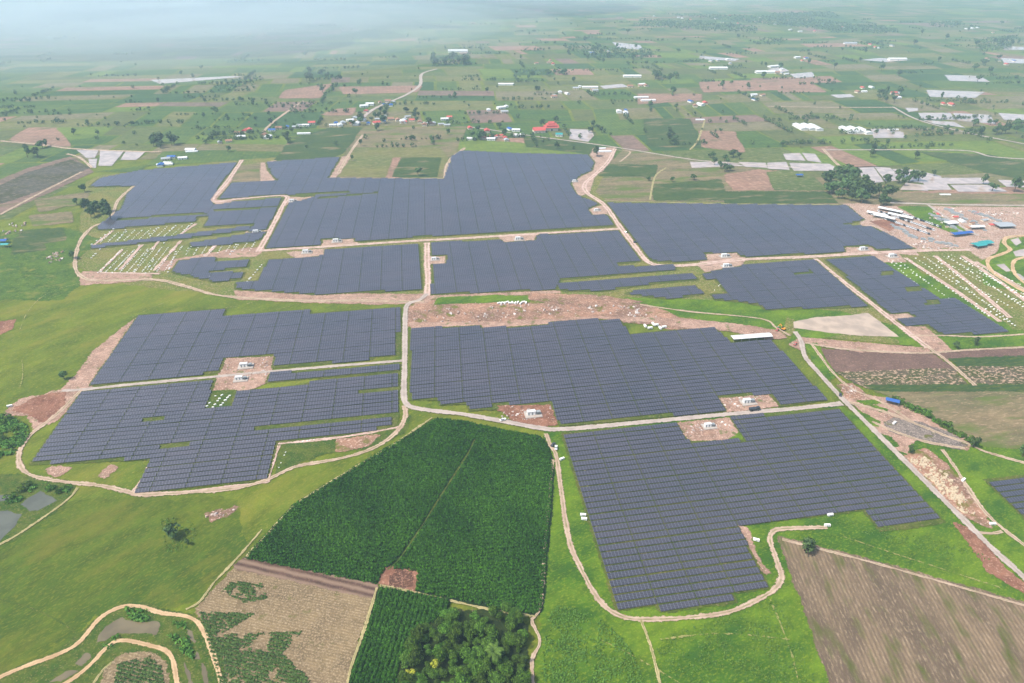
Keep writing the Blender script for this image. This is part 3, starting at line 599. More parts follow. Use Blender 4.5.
for bn, (poly, col, holes) in B.items():
    P = [g(*q) for q in poly]; HO = [[g(*q) for q in h] for h in holes]
    cd = g(*col[0]) - g(*col[1]); cd = cd / cd.dot(perp)
    o0 = P[0]
    V = [p - sum(P, Vector()) / len(P) for p in P]
    # the strip of short growth on which the block stands
    sheet('array_ground', poly, M['lane'], 4, .4)
    rr = [(p - o0).dot(perp) for p in P]; r0, r1 = min(rr), max(rr); t = r0 + 2.2; ri = 0
    cr = random.uniform(0, 5)
    while t < r1:
        base = o0 + cd * t; uu = [(p - base).dot(rowd) for p in P]; u0, u1 = min(uu), max(uu)
        kk = math.floor(u0 / 21.7)
        n1 = math.ceil(u1 / 21.7)
        for i in range(kk, n1):
            c = base + rowd * ((i + .5) * 21.7); on = []
            for q in range(10):                      # pairs of modules that fit inside the block's outline
                m_ = c + rowd * (-9.54 + 2.12 * q)
                on.append(inside(m_, P) and not any(inside(m_, h) for h in HO))
            q = 0
            while q < 10:
                if not on[q]: q += 1; continue
                e = q
                while e < 10 and on[e]: e += 1
                if e - q >= 2: tables.append((c + rowd * (-10.6 + 1.06 * (q + e)), bn, e - q))
                q = e
        ri += 1
        t += PITCHROW + (.35 if ri % 5 == 0 else 0)
def table_quad(c, L, dt=0.0, roll=0.0):
    """upper face, lower face and front edge of one tilted table, low edge toward the viewer's side"""
    a = TILT + dt; ch = CH
    e = rowd * (L / 2); up = Vector((perp.x * math.cos(a), perp.y * math.cos(a), math.sin(a))) * (ch / 2)
    r = Vector((0, 0, roll)); m = Vector((c.x, c.y, 1.05))
    return [m - e - up - r, m + e - up + r, m + e + up + r, m - e + up - r]
def vis(c):
    x, y = pix(c); return -6 < x < 1030 and 0 < y < 690
tables.sort(key=lambda t: t[0].length)
near = []; rest = []
for t in tables: (near if len(near) < 300 and vis(t[0]) else rest).append(t)
# one individual table: module surface and the steel it stands on, shared by the copies
def table_parts(n):
    L = n * 2.12; a = TILT; hx, hy, hz = L / 2, CH / 2 * math.cos(a), CH / 2 * math.sin(a); th = .05
    top = [(-hx, -hy, 1.05 - hz), (hx, -hy, 1.05 - hz), (hx, hy, 1.05 + hz), (-hx, hy, 1.05 + hz)]
    pv = top + [(x, y, z - th) for x, y, z in top]
    pf = [(0,1,2,3), (7,6,5,4), (0,4,5,1), (1,5,6,2), (2,6,7,3), (3,7,4,0)]
    panel = mesh('module_surface', pv, pf, M['module'], [(0,0),(L,0),(L,CH),(0,CH)] + [(.5,.5)] * 20)
    fb = MB(); k = max(2, int(L / 3.2))
    for k_ in range(k):
        x = -hx + .6 + k_ * (L - 1.2) / (k - 1)
        for s in (-.55, .55): fb.box(x - .06, x + .06, s * hy * 1.6 - .06, s * hy * 1.6 + .06, -1.0, 1.05 + s * hz * 1.6 - .18)
    for s in (-.55, .55):
        fb.box(-hx + .2, hx - .2, s * hy * 1.6 - .04, s * hy * 1.6 + .04, 1.05 + s * hz * 1.6 - .2, 1.05 + s * hz * 1.6 - .1)
    return panel, fb.me('support_frame', M['steel'])
BLAB = {'E': ('long dark blue solar table standing in the nearest panel block beside the curved dirt track', 'solar tables of the nearest block beside the curved dirt track'),
        'F': ('dark solar table standing in the small block cut off by the right edge of the photo', 'solar tables of the small block at the edge of the photo'),
        'C': ('dark blue solar table standing in the lower left block above the pond and grassland', 'solar tables of the lower left block'),
        'D': ('dark blue solar table standing in the middle block between gravel road and debris strip', 'solar tables of the middle block')}
tprotos = {}
for c, bn, n_ in near:
    if n_ not in tprotos:
        o = tprotos[n_] = empty('solar_table', c, ROW); pm_, fm_ = table_parts(n_); obj('module_surface', pm_, o); obj('support_frame', fm_, o)
    else: o = copy_tree(tprotos[n_])
    o.location = (c.x, c.y, .42 * 4); o.rotation_euler = (random.gauss(0, R(.8)), 0, ROW)
    o.location.z = .3
    lab = BLAB.get(bn, BLAB['C']); tag(o, lab[0], 'solar table', lab[1])
qs, quv, legs = [], [], []
for t in rest:
    c = t[0]; L = 2.12 * t[2]
    q = table_quad(Vector((c.x, c.y, 0)), L, random.gauss(0, R(.9)), random.gauss(0, .08))
    q = [p + Vector((0, 0, .3)) for p in q]; qs.append(q); quv.append([(0,0),(L,0),(L,CH),(0,CH)])
    lo = [p - Vector((0, 0, .06)) for p in q]
    qs.append([lo[3], lo[2], lo[1], lo[0]]); quv.append([(.5,.5)] * 4); qs.append([lo[0], lo[1], q[1], q[0]]); quv.append([(.5,.5)] * 4)
so_ = obj('solar_arrays', qmesh('solar_arrays', np.array([[tuple(p) for p in q] for q in qs]), M['module'], np.array(quv)))
tag(so_, 'distant rows of solar tables filling the farther panel blocks', 'solar arrays', kind='stuff')
print('tables', len(tables), 'near', len(near))

# ------------------------------------------------------------------ trees
def crown_mesh(name, mat, n, rx, rz, zc, leaf, lobes, seed, cone=0.0):
    r = np.random.default_rng(seed); ctr = []
    for k_ in range(lobes):
        a = r.uniform(0, 2 * math.pi); d = r.uniform(.15, .62) * rx
        ctr.append((math.cos(a) * d, math.sin(a) * d, zc + r.uniform(-.5, .6) * rz, r.uniform(.34, .6)))
    q, tone = [], []
    for i in range(n):
        cx_, cy_, cz_, s = ctr[r.integers(lobes)]
        d = r.normal(size=3); d /= np.linalg.norm(d); d[2] = abs(d[2]) * .9 if r.random() < .7 else d[2]
        rad = r.uniform(.72, 1.05)
        p = np.array([cx_ + d[0] * rx * s * rad, cy_ + d[1] * rx * s * rad, cz_ + d[2] * rz * s * rad])
        nrm = d + r.normal(size=3) * .5; nrm /= np.linalg.norm(nrm)
        t = np.cross(nrm, r.normal(size=3)); t /= np.linalg.norm(t); b = np.cross(nrm, t)
        l_ = leaf * r.uniform(.6, 1.3)
        q.append([p - t * l_ * .5, p + b * l_ * .3 - nrm * l_ * .12, p + t * l_ * .5, p - b * l_ * .3 - nrm * l_ * .12]); tone.append(r.beta(1.6, 1.6))
    return qmesh(name, np.array(q), mat, attr=tone)
def trunk_mesh(h, r, seed, limbs=4):
    rr = random.Random(seed); mb = MB(); mb.cyl(0, 0, -.3, h, r, r * .55, 7)
    for k_ in range(limbs):
        a = rr.uniform(0, 6.28); L = h * rr.uniform(.5, .8); b = Vector((0, 0, h * rr.uniform(.55, .9))); e = b + Vector((math.cos(a), math.sin(a), .9)) * L * .6
        d = (e - b).normalized(); s = d.cross(Vector((0, 0, 1))).normalized(); u = s.cross(d)
        vs_ = []
        for p, rad in ((b, r * .5), (e, r * .15)):
            for j in range(5): an = 2 * math.pi * j / 5; vs_.append(p + s * math.cos(an) * rad + u * math.sin(an) * rad)
        mb.add(vs_, [(j, (j + 1) % 5, 5 + (j + 1) % 5, 5 + j) for j in range(5)])
    return mb.me('trunk', M['bark'])
near_kinds = []
for s in range(6):
    near_kinds.append((crown_mesh('crown', M['leaf'], 1300, 4.2 + .4 * (s % 3), 3.0 + .5 * (s % 2), 5.2, .85, 12, 100 + s), trunk_mesh(4.2, .22, s)))
yellow_kind = (crown_mesh('crown', M['leafyellow'], 420, 2.4, 2.2, 4.6, .7, 4, 150), trunk_mesh(3.6, .16, 50))
far_kinds = []
for s in range(6):
    far_kinds.append((crown_mesh('crown', M['leafdark'], 240, 4.6, 4.0, 5.6, 1.9, 6, 200 + s), trunk_mesh(4.5, .3, 20 + s, 3)))
def tree(kind, p, s, name, label, cat, group, zs=1.0):
    o = empty(name, (p.x, p.y, 0), random.uniform(0, 6.28), s); o.scale = (s * random.uniform(.75, 1.25), s * random.uniform(.75, 1.25), s * zs * random.uniform(.8, 1.2))
    obj('trunk', kind[1], o); obj('crown', kind[0], o); tag(o, label, cat, group); return o
WOOD = [(425,630),(445,617),(470,612),(495,612),(508,608),(522,620),(524,650),(526,690),(398,694),(402,668),(412,648)]
CLEAR = [(448,613),(492,612),(505,632),(500,652),(482,622),(455,621)]
WP = [g(*q) for q in WOOD]
n_t = 0; placed = []
for _ in range(4000):
    x = random.uniform(396, 530); y = random.uniform(606, 705)
    if not inside((x, y), WOOD) and y < 690 or inside((x, y), CLEAR): continue
    if y >= 690 and not 396 < x < 526: continue
    p = g(x, y)
    if any((p - q).length < 3.3 for q in placed) or n_t > 120: continue
    placed.append(p); n_t += 1
    tree(random.choice(near_kinds), p, random.uniform(.42, 1.0), 'broadleaf_tree', 'bushy broadleaf tree in the small wood at the bottom edge beside the corn', 'tree', 'trees of the small wood beside the corn')
for i, (x, y, s) in enumerate(((492,616,.75), (506,612,.8), (515,618,.85), (500,622,.7))):
    tree(near_kinds[i % 6], g(x, y), s, 'broadleaf_tree', 'leafy tree at the wood corner touching the big corn field and the track junction', 'tree', 'trees at the corner of the wood')
tree(yellow_kind, g(411,678), 1.0, 'broadleaf_tree', 'small bright yellow green tree at the lower corner of the small wood', 'tree', None)
tree(yellow_kind, g(435,670), .9, 'broadleaf_tree', 'pale yellow green tree standing inside the small wood near its middle', 'tree', None)
sheet('undergrowth', WOOD, ground_mat('wood_floor', (34,52,24), (46,66,30), (64,72,40), (9, 3, .8)), 4, 2, 6)
sheet('bare_ground', CLEAR, M['brownfield'], 5, 1, 4)
# palm
po = empty('coconut_palm', g(493,664)); mb = MB()
for k_ in range(6): mb.cyl(.12 * k_, 0, -.3 + 1.5 * k_, 1.5 * (k_ + 1), .24 - .02 * k_, .22 - .02 * k_, 7)
obj('trunk', mb.me('trunk', M['bark']), po)
fq, ft = [], []
rr = random.Random(5)
for k_ in range(22):
    a = k_ * 2.4 + rr.uniform(-.2, .2); el = rr.uniform(.1, 1.1); L = rr.uniform(4.2, 5.4); prev = Vector((.7, 0, 9)); d = Vector((math.cos(a) * math.cos(el), math.sin(a) * math.cos(el), math.sin(el)))
    side = Vector((-math.sin(a), math.cos(a), 0))
    for s in range(9):
        nx = prev + d * (L / 9); wd = .95 * math.sin(math.pi * (s + 1.2) / 11)
        for sg in (-1, 1):
            for hh in (0, .5):
                b0 = prev.lerp(nx, hh); b1 = prev.lerp(nx, hh + .34)
                tip = side * sg * wd + d * .45 - Vector((0, 0, .3))
                fq.append([b0, b1, b1 + tip, b0 + tip * .96]); ft.append(rr.uniform(.2, 1))
        prev = nx; d = (d - Vector((0, 0, .16))).normalized()
obj('crown', qmesh('crown', np.array([[tuple(p) for p in q] for q in fq]), M['palmleaf'], attr=ft), po)
tag(po, 'pale feathery coconut palm rising from the small wood at the bottom edge', 'palm tree')

def ftree(x, y, s, label, group, name='tree', cat='tree', zs=1.0):
    return tree(random.choice(far_kinds), g(x, y), s, name, label, cat, group, zs)
# lone trees one can point to
for x, y, s, l in ((804,551,1.15,'dark round tree in the pointed corner of the streaked brown field'), (172,539,1.25,'lone bushy tree in the open grassland below the lower left panels'), (188,545,.5,'low shrub beside the lone tree in the open grassland'),
                   (975,345,.9,'dark tree on the grass verge just below the far corner of the panels'), (957,349,.75,'smaller dark tree beside the dirt track above the brown field'), (910,453,.7,'small tree between the diagonal road and the timber yard'),
                   (1022,457,1.1,'dark tree at the right edge beside the dirt track'), (973,448,1.0,'tree at the lower end of the long hedge'), (597,157,1.5,'round tree beside the sheds at the junction of the pink road'), (85,192,1.3,'tree beside the grass plots left of the far panels'),
                   (77,205,1.0,'smaller tree left of the palm grove near the far panels'), (73,259,1.3,'dark tree beside the pale pad at the bend of the dirt track'), (74,135,1.5,'tree at the edge of the yellow green field'), (65,380,.8,'single shrub on the grassland beside the bare slope'), (132,126,1.3,'lone tree among the brown fields near the upper edge of the farm'),
                   (228,152,1.4,'tree beside the white roofed sheds behind the far panels'), (557,149,1.2,'tree on the green strip behind the widest panel block'), (694,180,1.1,'tree standing alone in the tan field behind the far right panels'), (672,182,1.1,'tree on the field corner above the far right panels'), (649,181,.9,'tree at the bend of the field track above the panels'),
                   (418,176,1.2,'tree at the field edge just above the far panels'), (361,146,1.2,'tree at the fork of the field track'), (352,161,1.1,'tree beside the pale track in the banded field'), (412,141,1.2,'tree beside the village road crossing the banded field'), (448,135,1.1,'tree standing in the banded field below the village'), (983,184,1.6,'tree on the dike between the flooded paddies'), (992,191,1.7,'tree at the lower edge of the flooded paddies'), (1014,192,2.2,'big dark tree beside the flooded paddies at the right edge'), (934,176,1.2,'small tree on a dike inside the flooded paddies'), (870,157,1.5,'tree in the brown field above the grove'), (915,159,1.4,'tree in the green field right of the grove')):
    ftree(x, y, s, l, None)
# groups of trees: (label, group, count, centre, spread, size)
def grove(n, x0, x1, y0, y1, s, label, group, poly=None):
    k_ = 0
    for _ in range(4000):
        if k_ >= n: break
        x, y = random.uniform(x0, x1), random.uniform(y0, y1)
        if poly and not inside((x, y), poly): continue
        ftree(x, y, s * random.uniform(.7, 1.25), label, group); k_ += 1
grove(38, 822, 888, 176, 206, 2.1, 'tall dark tree in the grove behind the far right panels', 'trees of the grove', [(824,178),(850,178),(868,190),(890,203),(885,208),(850,204),(828,195)])
grove(10, 884, 920, 177, 189, 1.6, 'dark tree standing between the grove and the flooded paddies', 'trees between grove and paddies')
grove(9, 80, 118, 205, 222, 1.5, 'dark tree in the clump beside the dirt road left of the far panels', 'trees beside the far left dirt road')
grove(8, 148, 178, 141, 149, 1.7, 'dark tree in the belt behind the upper left panels', 'tree belt behind the upper left panels')
grove(6, 24, 52, 146, 158, 1.5, 'dark tree in the hedge above the mottled field at the left edge', 'hedge trees at the left edge')
grove(10, 700, 740, 156, 172, 1.4, 'tree among the pale plots behind the far right panels', 'trees among the pale plots')
grove(9, 470, 505, 128, 141, 1.4, 'tree shading the village houses behind the widest panel block', 'trees of the village behind the widest block')
grove(10, 352, 385, 112, 132, 1.5, 'tree among the houses of the village at the road bend', 'trees of the village at the road bend')
grove(8, 385, 456, 112, 126, 1.4, 'tree along the street of the long village', 'street trees of the long village')
grove(7, 262, 300, 124, 145, 1.3, 'tree beside the houses at the left end of the village', 'trees at the left end of the village')
grove(7, 586, 612, 122, 137, 1.6, 'dark tree beside the temple pond', 'trees beside the temple pond')
grove(4, 530, 556, 122, 130, 1.5, 'tree behind the red roofed temple', 'trees behind the temple')
grove(6, 662, 676, 138, 147, 1.4, 'tree at the lower edge of the dark green square field', 'trees at the square field')
grove(12, 428, 470, 57, 67, 2.6, 'dark tree of the wood beside the far winding road', 'trees of the far wood')
grove(9, 654, 680, 76, 83, 2.2, 'dark tree of the clump behind the white sheds', 'trees behind the white sheds')
grove(10, 587, 650, 47, 62, 2.0, 'tree around the pale pond in the distance', 'trees around the distant pond')
grove(9, 512, 570, 73, 80, 1.8, 'tree along the far field road', 'trees along the far field road')
grove(10, 970, 1022, 122, 136, 1.6, 'tree of the clump below the upper paddies at the right edge', 'trees below the upper paddies')
grove(7, 975, 1020, 42, 50, 2.6, 'tree of the distant clump near the upper right corner', 'distant trees near the upper right corner')
grove(7, 875, 895, 96, 104, 1.7, 'tree along the road corner right of the white sheds', 'trees at the far road corner')
grove(9, 306, 348, 74, 83, 1.9, 'tree of the hedge beyond the village fields', 'hedge trees beyond the village')
grove(34, 700, 1024, 22, 100, 1.9, 'scattered small tree on the far plain toward the upper right', 'scattered trees on the far right plain')
grove(18, 440, 700, 30, 110, 1.8, 'scattered small tree on the far plain behind the temple', 'scattered trees on the far middle plain')
grove(10, 20, 420, 70, 115, 1.6, 'scattered small tree on the hazy plain toward the upper left', 'scattered trees on the hazy plain')
grove(10, 650, 1000, 105, 165, 1.3, 'small tree along a field edge on the right side of the plain', 'field edge trees on the right side')
# far woods that read as dark masses
def scrub(name, polys, mat, n, size, label, cat, seed, low=0.0, hgt=1.0, spread=None, rows=None, skip=(), bias=0.0):
    SK = [(g(*a), g(*b)) for l in skip for a, b in zip(l, l[1:])]
    r = np.random.default_rng(seed); Q, T = [], []
    PP = [[g(*q) for q in p] for p in polys]; area = []
    for P in PP: area.append(abs(sum(P[i - 1].x * P[i].y - P[i].x * P[i - 1].y for i in range(len(P)))) / 2)
    tot = sum(area)
    for P, A in zip(PP, area):
        x0, x1 = min(p.x for p in P), max(p.x for p in P); y0, y1 = min(p.y for p in P), max(p.y for p in P)
        k_ = 0; want = int(n * A / tot)
        while k_ < want:
            x, y = r.uniform(x0, x1), r.uniform(y0, y1)
            if rows:
                cr_, sr_ = math.cos(rows[0]), math.sin(rows[0]); u, v_ = x * cr_ + y * sr_, -x * sr_ + y * cr_
                v_ = round(v_ / rows[1]) * rows[1] + r.normal() * .16 * rows[1]; x, y = u * cr_ - v_ * sr_, u * sr_ + v_ * cr_
            if not inside((x, y), P): continue
            if SK:
                pt = Vector((x, y, 0))
                if any((pt - (a.lerp(b, min(1, max(0, (pt - a).dot(b - a) / (b - a).length_squared))))).length < 1.15 for a, b in SK): k_ += 1; continue
            if spread and fr_noise((x, y), spread) < r.uniform(-.35, .25) + bias: k_ += 1; continue
            k_ += 1
            for j in range(3):
                d = r.normal(size=3); d[2] = abs(d[2]) + .4; d /= np.linalg.norm(d); s = size * r.uniform(.6, 1.4)
                p = np.array([x, y, low]) + np.array([d[0] * s * .6, d[1] * s * .6, r.uniform(.1, 1) * hgt])
                t = np.cross(d, r.normal(size=3)); t /= np.linalg.norm(t); b = np.cross(d, t)
                Q.append([p - t * s * .55, p + b * s * .32, p + t * s * .55, p - b * s * .32]); T.append(r.beta(1.5, 1.5))
    o = obj(name, qmesh(name, np.array(Q), mat, attr=T)); return tag(o, label, cat, None, 'stuff')
far_masses = [[(640,20),(700,22),(760,28),(755,34),(690,30),(640,26)], [(660,14),(800,18),(900,30),(880,34),(780,26)], [(820,26),(880,26),(900,33),(830,33)], [(430,58),(470,56),(470,65),(430,67)], [(770,14),(830,12),(840,18),(775,18)], [(930,22),(960,22),(960,26),(930,26)], [(520,70),(575,72),(570,76),(520,75)], [(560,45),(660,52),(640,60),(575,55)], [(210,88),(235,80),(262,76),(258,86),(225,95)], [(760,40),(790,40),(780,45),(755,45)], [(975,40),(1018,36),(1010,50),(980,52)]]
scrub('far_woods', far_masses, M['leafdark'], 5200, 6.5, 'dark far woods scattered over the hazy plain', 'woods', 31, 0, 9)
sr = np.random.default_rng(41); cl = []
while len(cl) < 2600:
    x, y = sr.uniform(-20, 1044), 18 + 132 * sr.random() ** 1.15
    if x < 420 and y < 75 and sr.random() < .6: continue
    k_ = 1 if sr.random() < .6 else sr.integers(5, 16); a = ROW * .6 + (0 if sr.random() < .7 else 1.57); p = g(x, y)
    cl += [(p.x + math.cos(a) * j * sr.uniform(7, 10), p.y + math.sin(a) * j * sr.uniform(7, 10), sr.uniform(.4, 1.1)) for j in range(k_)]
Q, T = [], []
for x, y, s in cl:
    if inside(pix((x, y, 0)), SITE): continue
    for j in range(34):
        d = sr.normal(size=3); d /= np.linalg.norm(d); p = np.array([x, y, 5.0 * s]) + d * np.array([4.4, 4.4, 4.2]) * s * sr.uniform(.7, 1)
        t = np.cross(d, sr.normal(size=3)); t /= np.linalg.norm(t); b = np.cross(d, t); l_ = 3.4 * s * sr.uniform(.6, 1.2)
        Q.append([p - t * l_ * .5, p + b * l_ * .35, p + t * l_ * .5, p - b * l_ * .35]); T.append(sr.beta(1.5, 1.5))
tag(obj('far_woods', qmesh('far_woods', np.array(Q), M['leafdark'], attr=T)), 'tiny dark trees and hedgerows dotting the far plain', 'hedgerows', None, 'stuff')
# corn, young crops, weeds
scrub('corn_crop', [CORN], M['cornleaf'], 60000, 1.0, 'dense dark green corn of the big field below the gravel road', 'corn', 11, .3, 1.7, rows=(ROW * .6, 2.3), skip=[[(475,440),(467,456),(447,487),(425,522),(400,559),(388,570)]])
scrub('corn_crop', [CORN2], M['cornleaf'], 12000, 1.0, 'dark green corn of the narrow field between stubble and wood', 'corn', 12, .3, 1.7, rows=(math.atan2(g(381,588).y - g(347,690).y, g(381,588).x - g(347,690).x), 2.4))
scrub('young_crop', [[(222,592),(232,582),(262,584),(267,599),(245,603)], [(200,612),(255,614),(220,635),(302,632),(282,654),(305,675),(325,705),(226,705)], [(112,700),(118,664),(150,657),(162,668),(166,700)]], M['rowcrop'], 17000, .8, 'young green crop growing in patches of the stubble field', 'crop', 13, .3, .5, 8, rows=(math.atan2(g(385,590).y-g(250,563).y, g(385,590).x-g(250,563).x), 1.9), bias=-.14)
scrub('weeds', [[(545,625),(556,605),(590,612),(625,640),(660,710),(540,710)]], M['weed'], 4200, .8, 'lush dark weeds in the grass right of the wood track', 'weeds', 14, .3, .6, 11)
scrub('weeds', [[(6,414),(28,426),(30,438),(12,456),(-30,465),(-30,420)], [(5,503),(28,486),(38,487),(18,503)], [(45,483),(74,486),(68,493),(54,489)], [(98,650),(115,636),(128,635),(120,642),(105,650)], [(125,608),(150,612),(148,622),(130,622)], [(160,622),(186,624),(195,660),(175,650)]], M['weed'], 5000, 1.3, 'dense green shrubs and reeds around the ponds and bare slope on the left', 'shrubs', 15, .4, 1.6, 9)
scrub('weeds', [[(160,520),(185,516),(200,530),(185,552),(165,552)], [(820,520),(860,516),(1000,560),(950,560)], [(650,640),(780,600),(820,690),(680,690)]], M['weed'], 2600, .7, 'loose tufts of taller weeds in the open grass', 'weeds', 16, .3, .5, 12)
# hedge along the right field: bushes
bush_me = [crown_mesh('foliage', M['leaf'], 260, 3.4, 2.6, 1.6, 1.0, 5, 300 + s) for s in range(3)]
stem_me = trunk_mesh(1.3, .14, 77, 4)
def bush(x, y, s, label, group):
    o = empty('bush', g(x, y), random.uniform(0, 6), s); obj('stem', stem_me, o); obj('foliage', random.choice(bush_me), o); tag(o, label, 'bush', group)
for k_ in range(30):
    t = k_ / 29; x = 896 + (976 - 896) * t; y = 400 + (446 - 400) * (t ** 1.05)
    bush(x + random.uniform(-2, 2), y + random.uniform(-2, 2), random.uniform(.7, 1.2), 'dark green bush in the long hedge beside the banded brown field', 'bushes of the long hedge')
for x, y in ((8,420),(14,430),(20,436),(5,440),(12,448),(28,488),(22,492),(60,492),(68,488),(12,500),(30,484),(52,490),(4,425)):
    bush(x, y, random.uniform(.7, 1.2), 'green bush beside the pond and bare slope at the left edge', 'bushes at the left edge')

# ------------------------------------------------------------------ buildings
def house(L, W, hw, hr, wall, roof, name='house', windows=True):
    o = empty(name, (0, 0, 0)); b = MB(); b.box(-L/2, L/2, -W/2, W/2, -.3, hw); obj('wall', b.me('wall', M[wall]), o)
    r = MB(); r.gable(-L/2 - .6, L/2 + .6, -W/2 - .7, W/2 + .7, hw - .05, hw + hr); obj('roof', r.me('roof', M[roof]), o)
    d = MB(); d.box(-.6, .6, -W/2 - .06, -W/2 + .1, 0, 2.1); obj('door', d.me('door', M['dark']), o)
    if windows:
        for x in (-L * .3, L * .3): d = MB(); d.box(x - .7, x + .7, -W/2 - .05, -W/2 + .1, 1.0, 2.0); obj('window', d.me('window', M['dark']), o)
    return o
protos = {}
def put(key, make, x, y, rz, label, cat, group=None, s=1.0):
    if key not in protos: protos[key] = make(); o = protos[key]
    else: o = copy_tree(protos[key])
    p = g(x, y); o.location = (p.x, p.y, 0); o.rotation_euler = (0, 0, rz); o.scale = (s, s, s)
    for k_ in ('group',):
        if k_ in o: del o[k_]
    return tag(o, label, cat, group)
HK = {'red': lambda: house(13, 9, 3.4, 2.6, 'cream', 'redroof'), 'white': lambda: house(16, 10, 3.6, 1.6, 'white', 'whiteroof'), 'grey': lambda: house(14, 9, 3.4, 1.8, 'cream', 'greyroof'), 'brown': lambda: house(12, 9, 3.3, 2.4, 'cream', 'brownroof'), 'blue': lambda: house(13, 8, 3.2, 1.6, 'white', 'blueroof')}
VIL = {'at the left end of the village beyond the panels': [(264,136),(272,131),(279,129),(287,128),(300,126),(306,126),(312,124),(268,138),(296,128)],
       'in the village at the road bend': [(336,124),(343,124),(350,121),(340,126),(355,119),(361,118),(352,124),(333,126),(366,112),(376,116),(362,121)],
       'beside the far bend of the village road': [(364,107),(370,105),(380,103),(388,102),(394,103),(385,105),(391,106)],
       'along the street of the long village': [(405,120),(412,121),(420,123),(427,124),(434,124),(441,125),(378,120),(384,122),(398,121),(404,123),(447,126)],
       'under the trees behind the widest panel block': [(470,129),(487,132),(493,138),(500,138),(505,139),(510,130),(516,131),(491,140)],
       'beside the white sheds behind the upper left panels': [(161,166),(166,160),(172,158),(183,159),(168,164),(191,151),(220,143),(229,142),(238,134),(245,132),(250,131),(241,138)],
       'among the camp shacks beside the dirt roads': [(938,215),(946,222),(955,218),(962,222),(972,224),(968,229),(950,210),(984,221),(992,226),(976,214)],
       'in the hazy settlement near the top of the plain': [(700,17),(716,19),(730,16),(744,20),(760,18),(722,23),(738,24),(755,22),(775,25),(790,30),(800,32),(690,20)]}
r_ = random.Random(21)
FARM = [(600,52,14),(640,88,10),(585,90,10),(560,95,8),(880,48,16),(775,72,12),(720,62,12),(1000,62,14),(950,104,12),(900,96,10),(545,62,10),(660,18,24),(830,30,18),(980,30,16),(700,104,10),(620,112,8),(500,110,12),(860,90,14),(760,98,8),(805,60,12)]
VIL['in the scattered farmsteads of the far plain'] = [(x + r_.uniform(-w_, w_), y + r_.uniform(-3, 3)) for x, y, w_ in FARM for _ in range(4)]
VIL['along the street of the long village'] += [(r_.uniform(350, 455), r_.uniform(117, 127)) for _ in range(12)]
VIL['under the trees behind the widest panel block'] += [(r_.uniform(468, 520), r_.uniform(134, 141)) for _ in range(6)]
for where, pts in VIL.items():
    for x, y in pts:
        kd = random.choices(list(HK), weights=[2, 4, 3, 2, 1])[0]; nm = {'red': 'red roofed', 'white': 'white roofed', 'grey': 'grey roofed', 'brown': 'brown roofed', 'blue': 'blue roofed'}[kd]
        put(kd, HK[kd], x, y, random.choice((0, math.pi / 2)) + ROW + random.uniform(-.3, .3), f'small {nm} house {where}', 'house', f'{nm} houses {where}', random.uniform(.75, 1.1) * (.55 if 'camp' in where else 1))
SH = {'shed': lambda: house(48, 15, 4, 2.2, 'white', 'whiteroof', 'shed', False), 'shedgrey': lambda: house(40, 14, 4, 2, 'white', 'greyroof', 'shed', False)}
for i, (x, y) in enumerate(((800,128),(808,128),(815,128.5),(847,131),(855,131),(864,132))):
    put('shed', SH['shed'], x, y, math.pi / 2 + ROW - .12, 'long white roofed shed in the left set of three beside the brown field' if i < 3 else 'long white roofed shed in the right set of three beside the flooded plots', 'shed', 'left set of three white sheds' if i < 3 else 'right set of three white sheds', .9)
for x, y, s, rz, l in ((590,88,1.3,0,'wide pale farm shed beside the dirt yard in the distance'), (641,98,1.1,.1,'white twin shed standing left of its neighbour on the far farm'), (648,101,1.1,.1,'white shed standing right of its twin on the far farm'), (632,77,1.6,0,'long white shed behind the dark clump of trees'), (718,69,1.7,0,'long white shed alone on the far plain'), (765,73,1.8,0,'broad white shed near the junction on the far plain'), (775,67,1.5,.4,'white roofed building beside the far white yard'), (850,44,1.8,0,'long grey white shed on the far right plain'), (897,60,1.8,0,'bright white shed beside the yellow plot on the far plain'), (458,52,2.2,0,'white works yard building beside the far wood'), (506,85,1.3,0,'white shed beside the pale dirt yard in the middle distance'), (700,120,.6,0,'small white shed beside the brown field')):
    put('shedgrey' if 'grey' in l else 'shed', SH['shedgrey' if 'grey' in l else 'shed'], x, y, rz, l, 'shed', None, s * .62)
for x, y, s, rz, l in ((165,165,.5,.2,'white roofed long shed nearest the upper left panels'), (192,152,.4,.2,'bright white shed in front of the dark tree belt'), (304,134,.5,.1,'big pale flat roofed hall below the village'), (600,149,.4,.15,'white roofed site shed beside the junction of the pink road'), (604,152,.5,.05,'long white site shed in front of the round tree'), (893,130,.4,0,'white barn beside the upper paddies'), (945,195,.3,0,'small white hut beside the paddies')):
    put('shed', SH['shed'], x, y, rz, l, 'shed', None, s)
# temple with tiered red roofs, hall with red roof
o = empty('temple', g(551,130), ROW); b = MB(); b.box(-12,12,-8,8,-.3,6); obj('wall', b.me('wall', M['cream']), o)
for z, sx_, sy_ in ((6,14,10),(9.4,10,7),(12.4,6,4.2)): b = MB(); b.gable(-sx_,sx_,-sy_,sy_,z,z+4); obj('roof', b.me('roof', M['redroof']), o)
b = MB(); b.box(-1.5,1.5,-8.1,-7.9,0,3.4); obj('door', b.me('door', M['dark']), o)
tag(o, 'red temple with stacked tiered roofs beside the square pond', 'temple')
o = house(22, 16, 4.5, 5, 'cream', 'redroof', 'hall'); o.location = g(539,132); o.rotation_euler.z = ROW; tag(o, 'red roofed hall standing left of the tiered temple', 'hall')
o = house(12, 10, 4, 2, 'white', 'tealroof', 'house'); o.location = g(559,136); tag(o, 'pale teal roofed house in front of the temple pond', 'house')
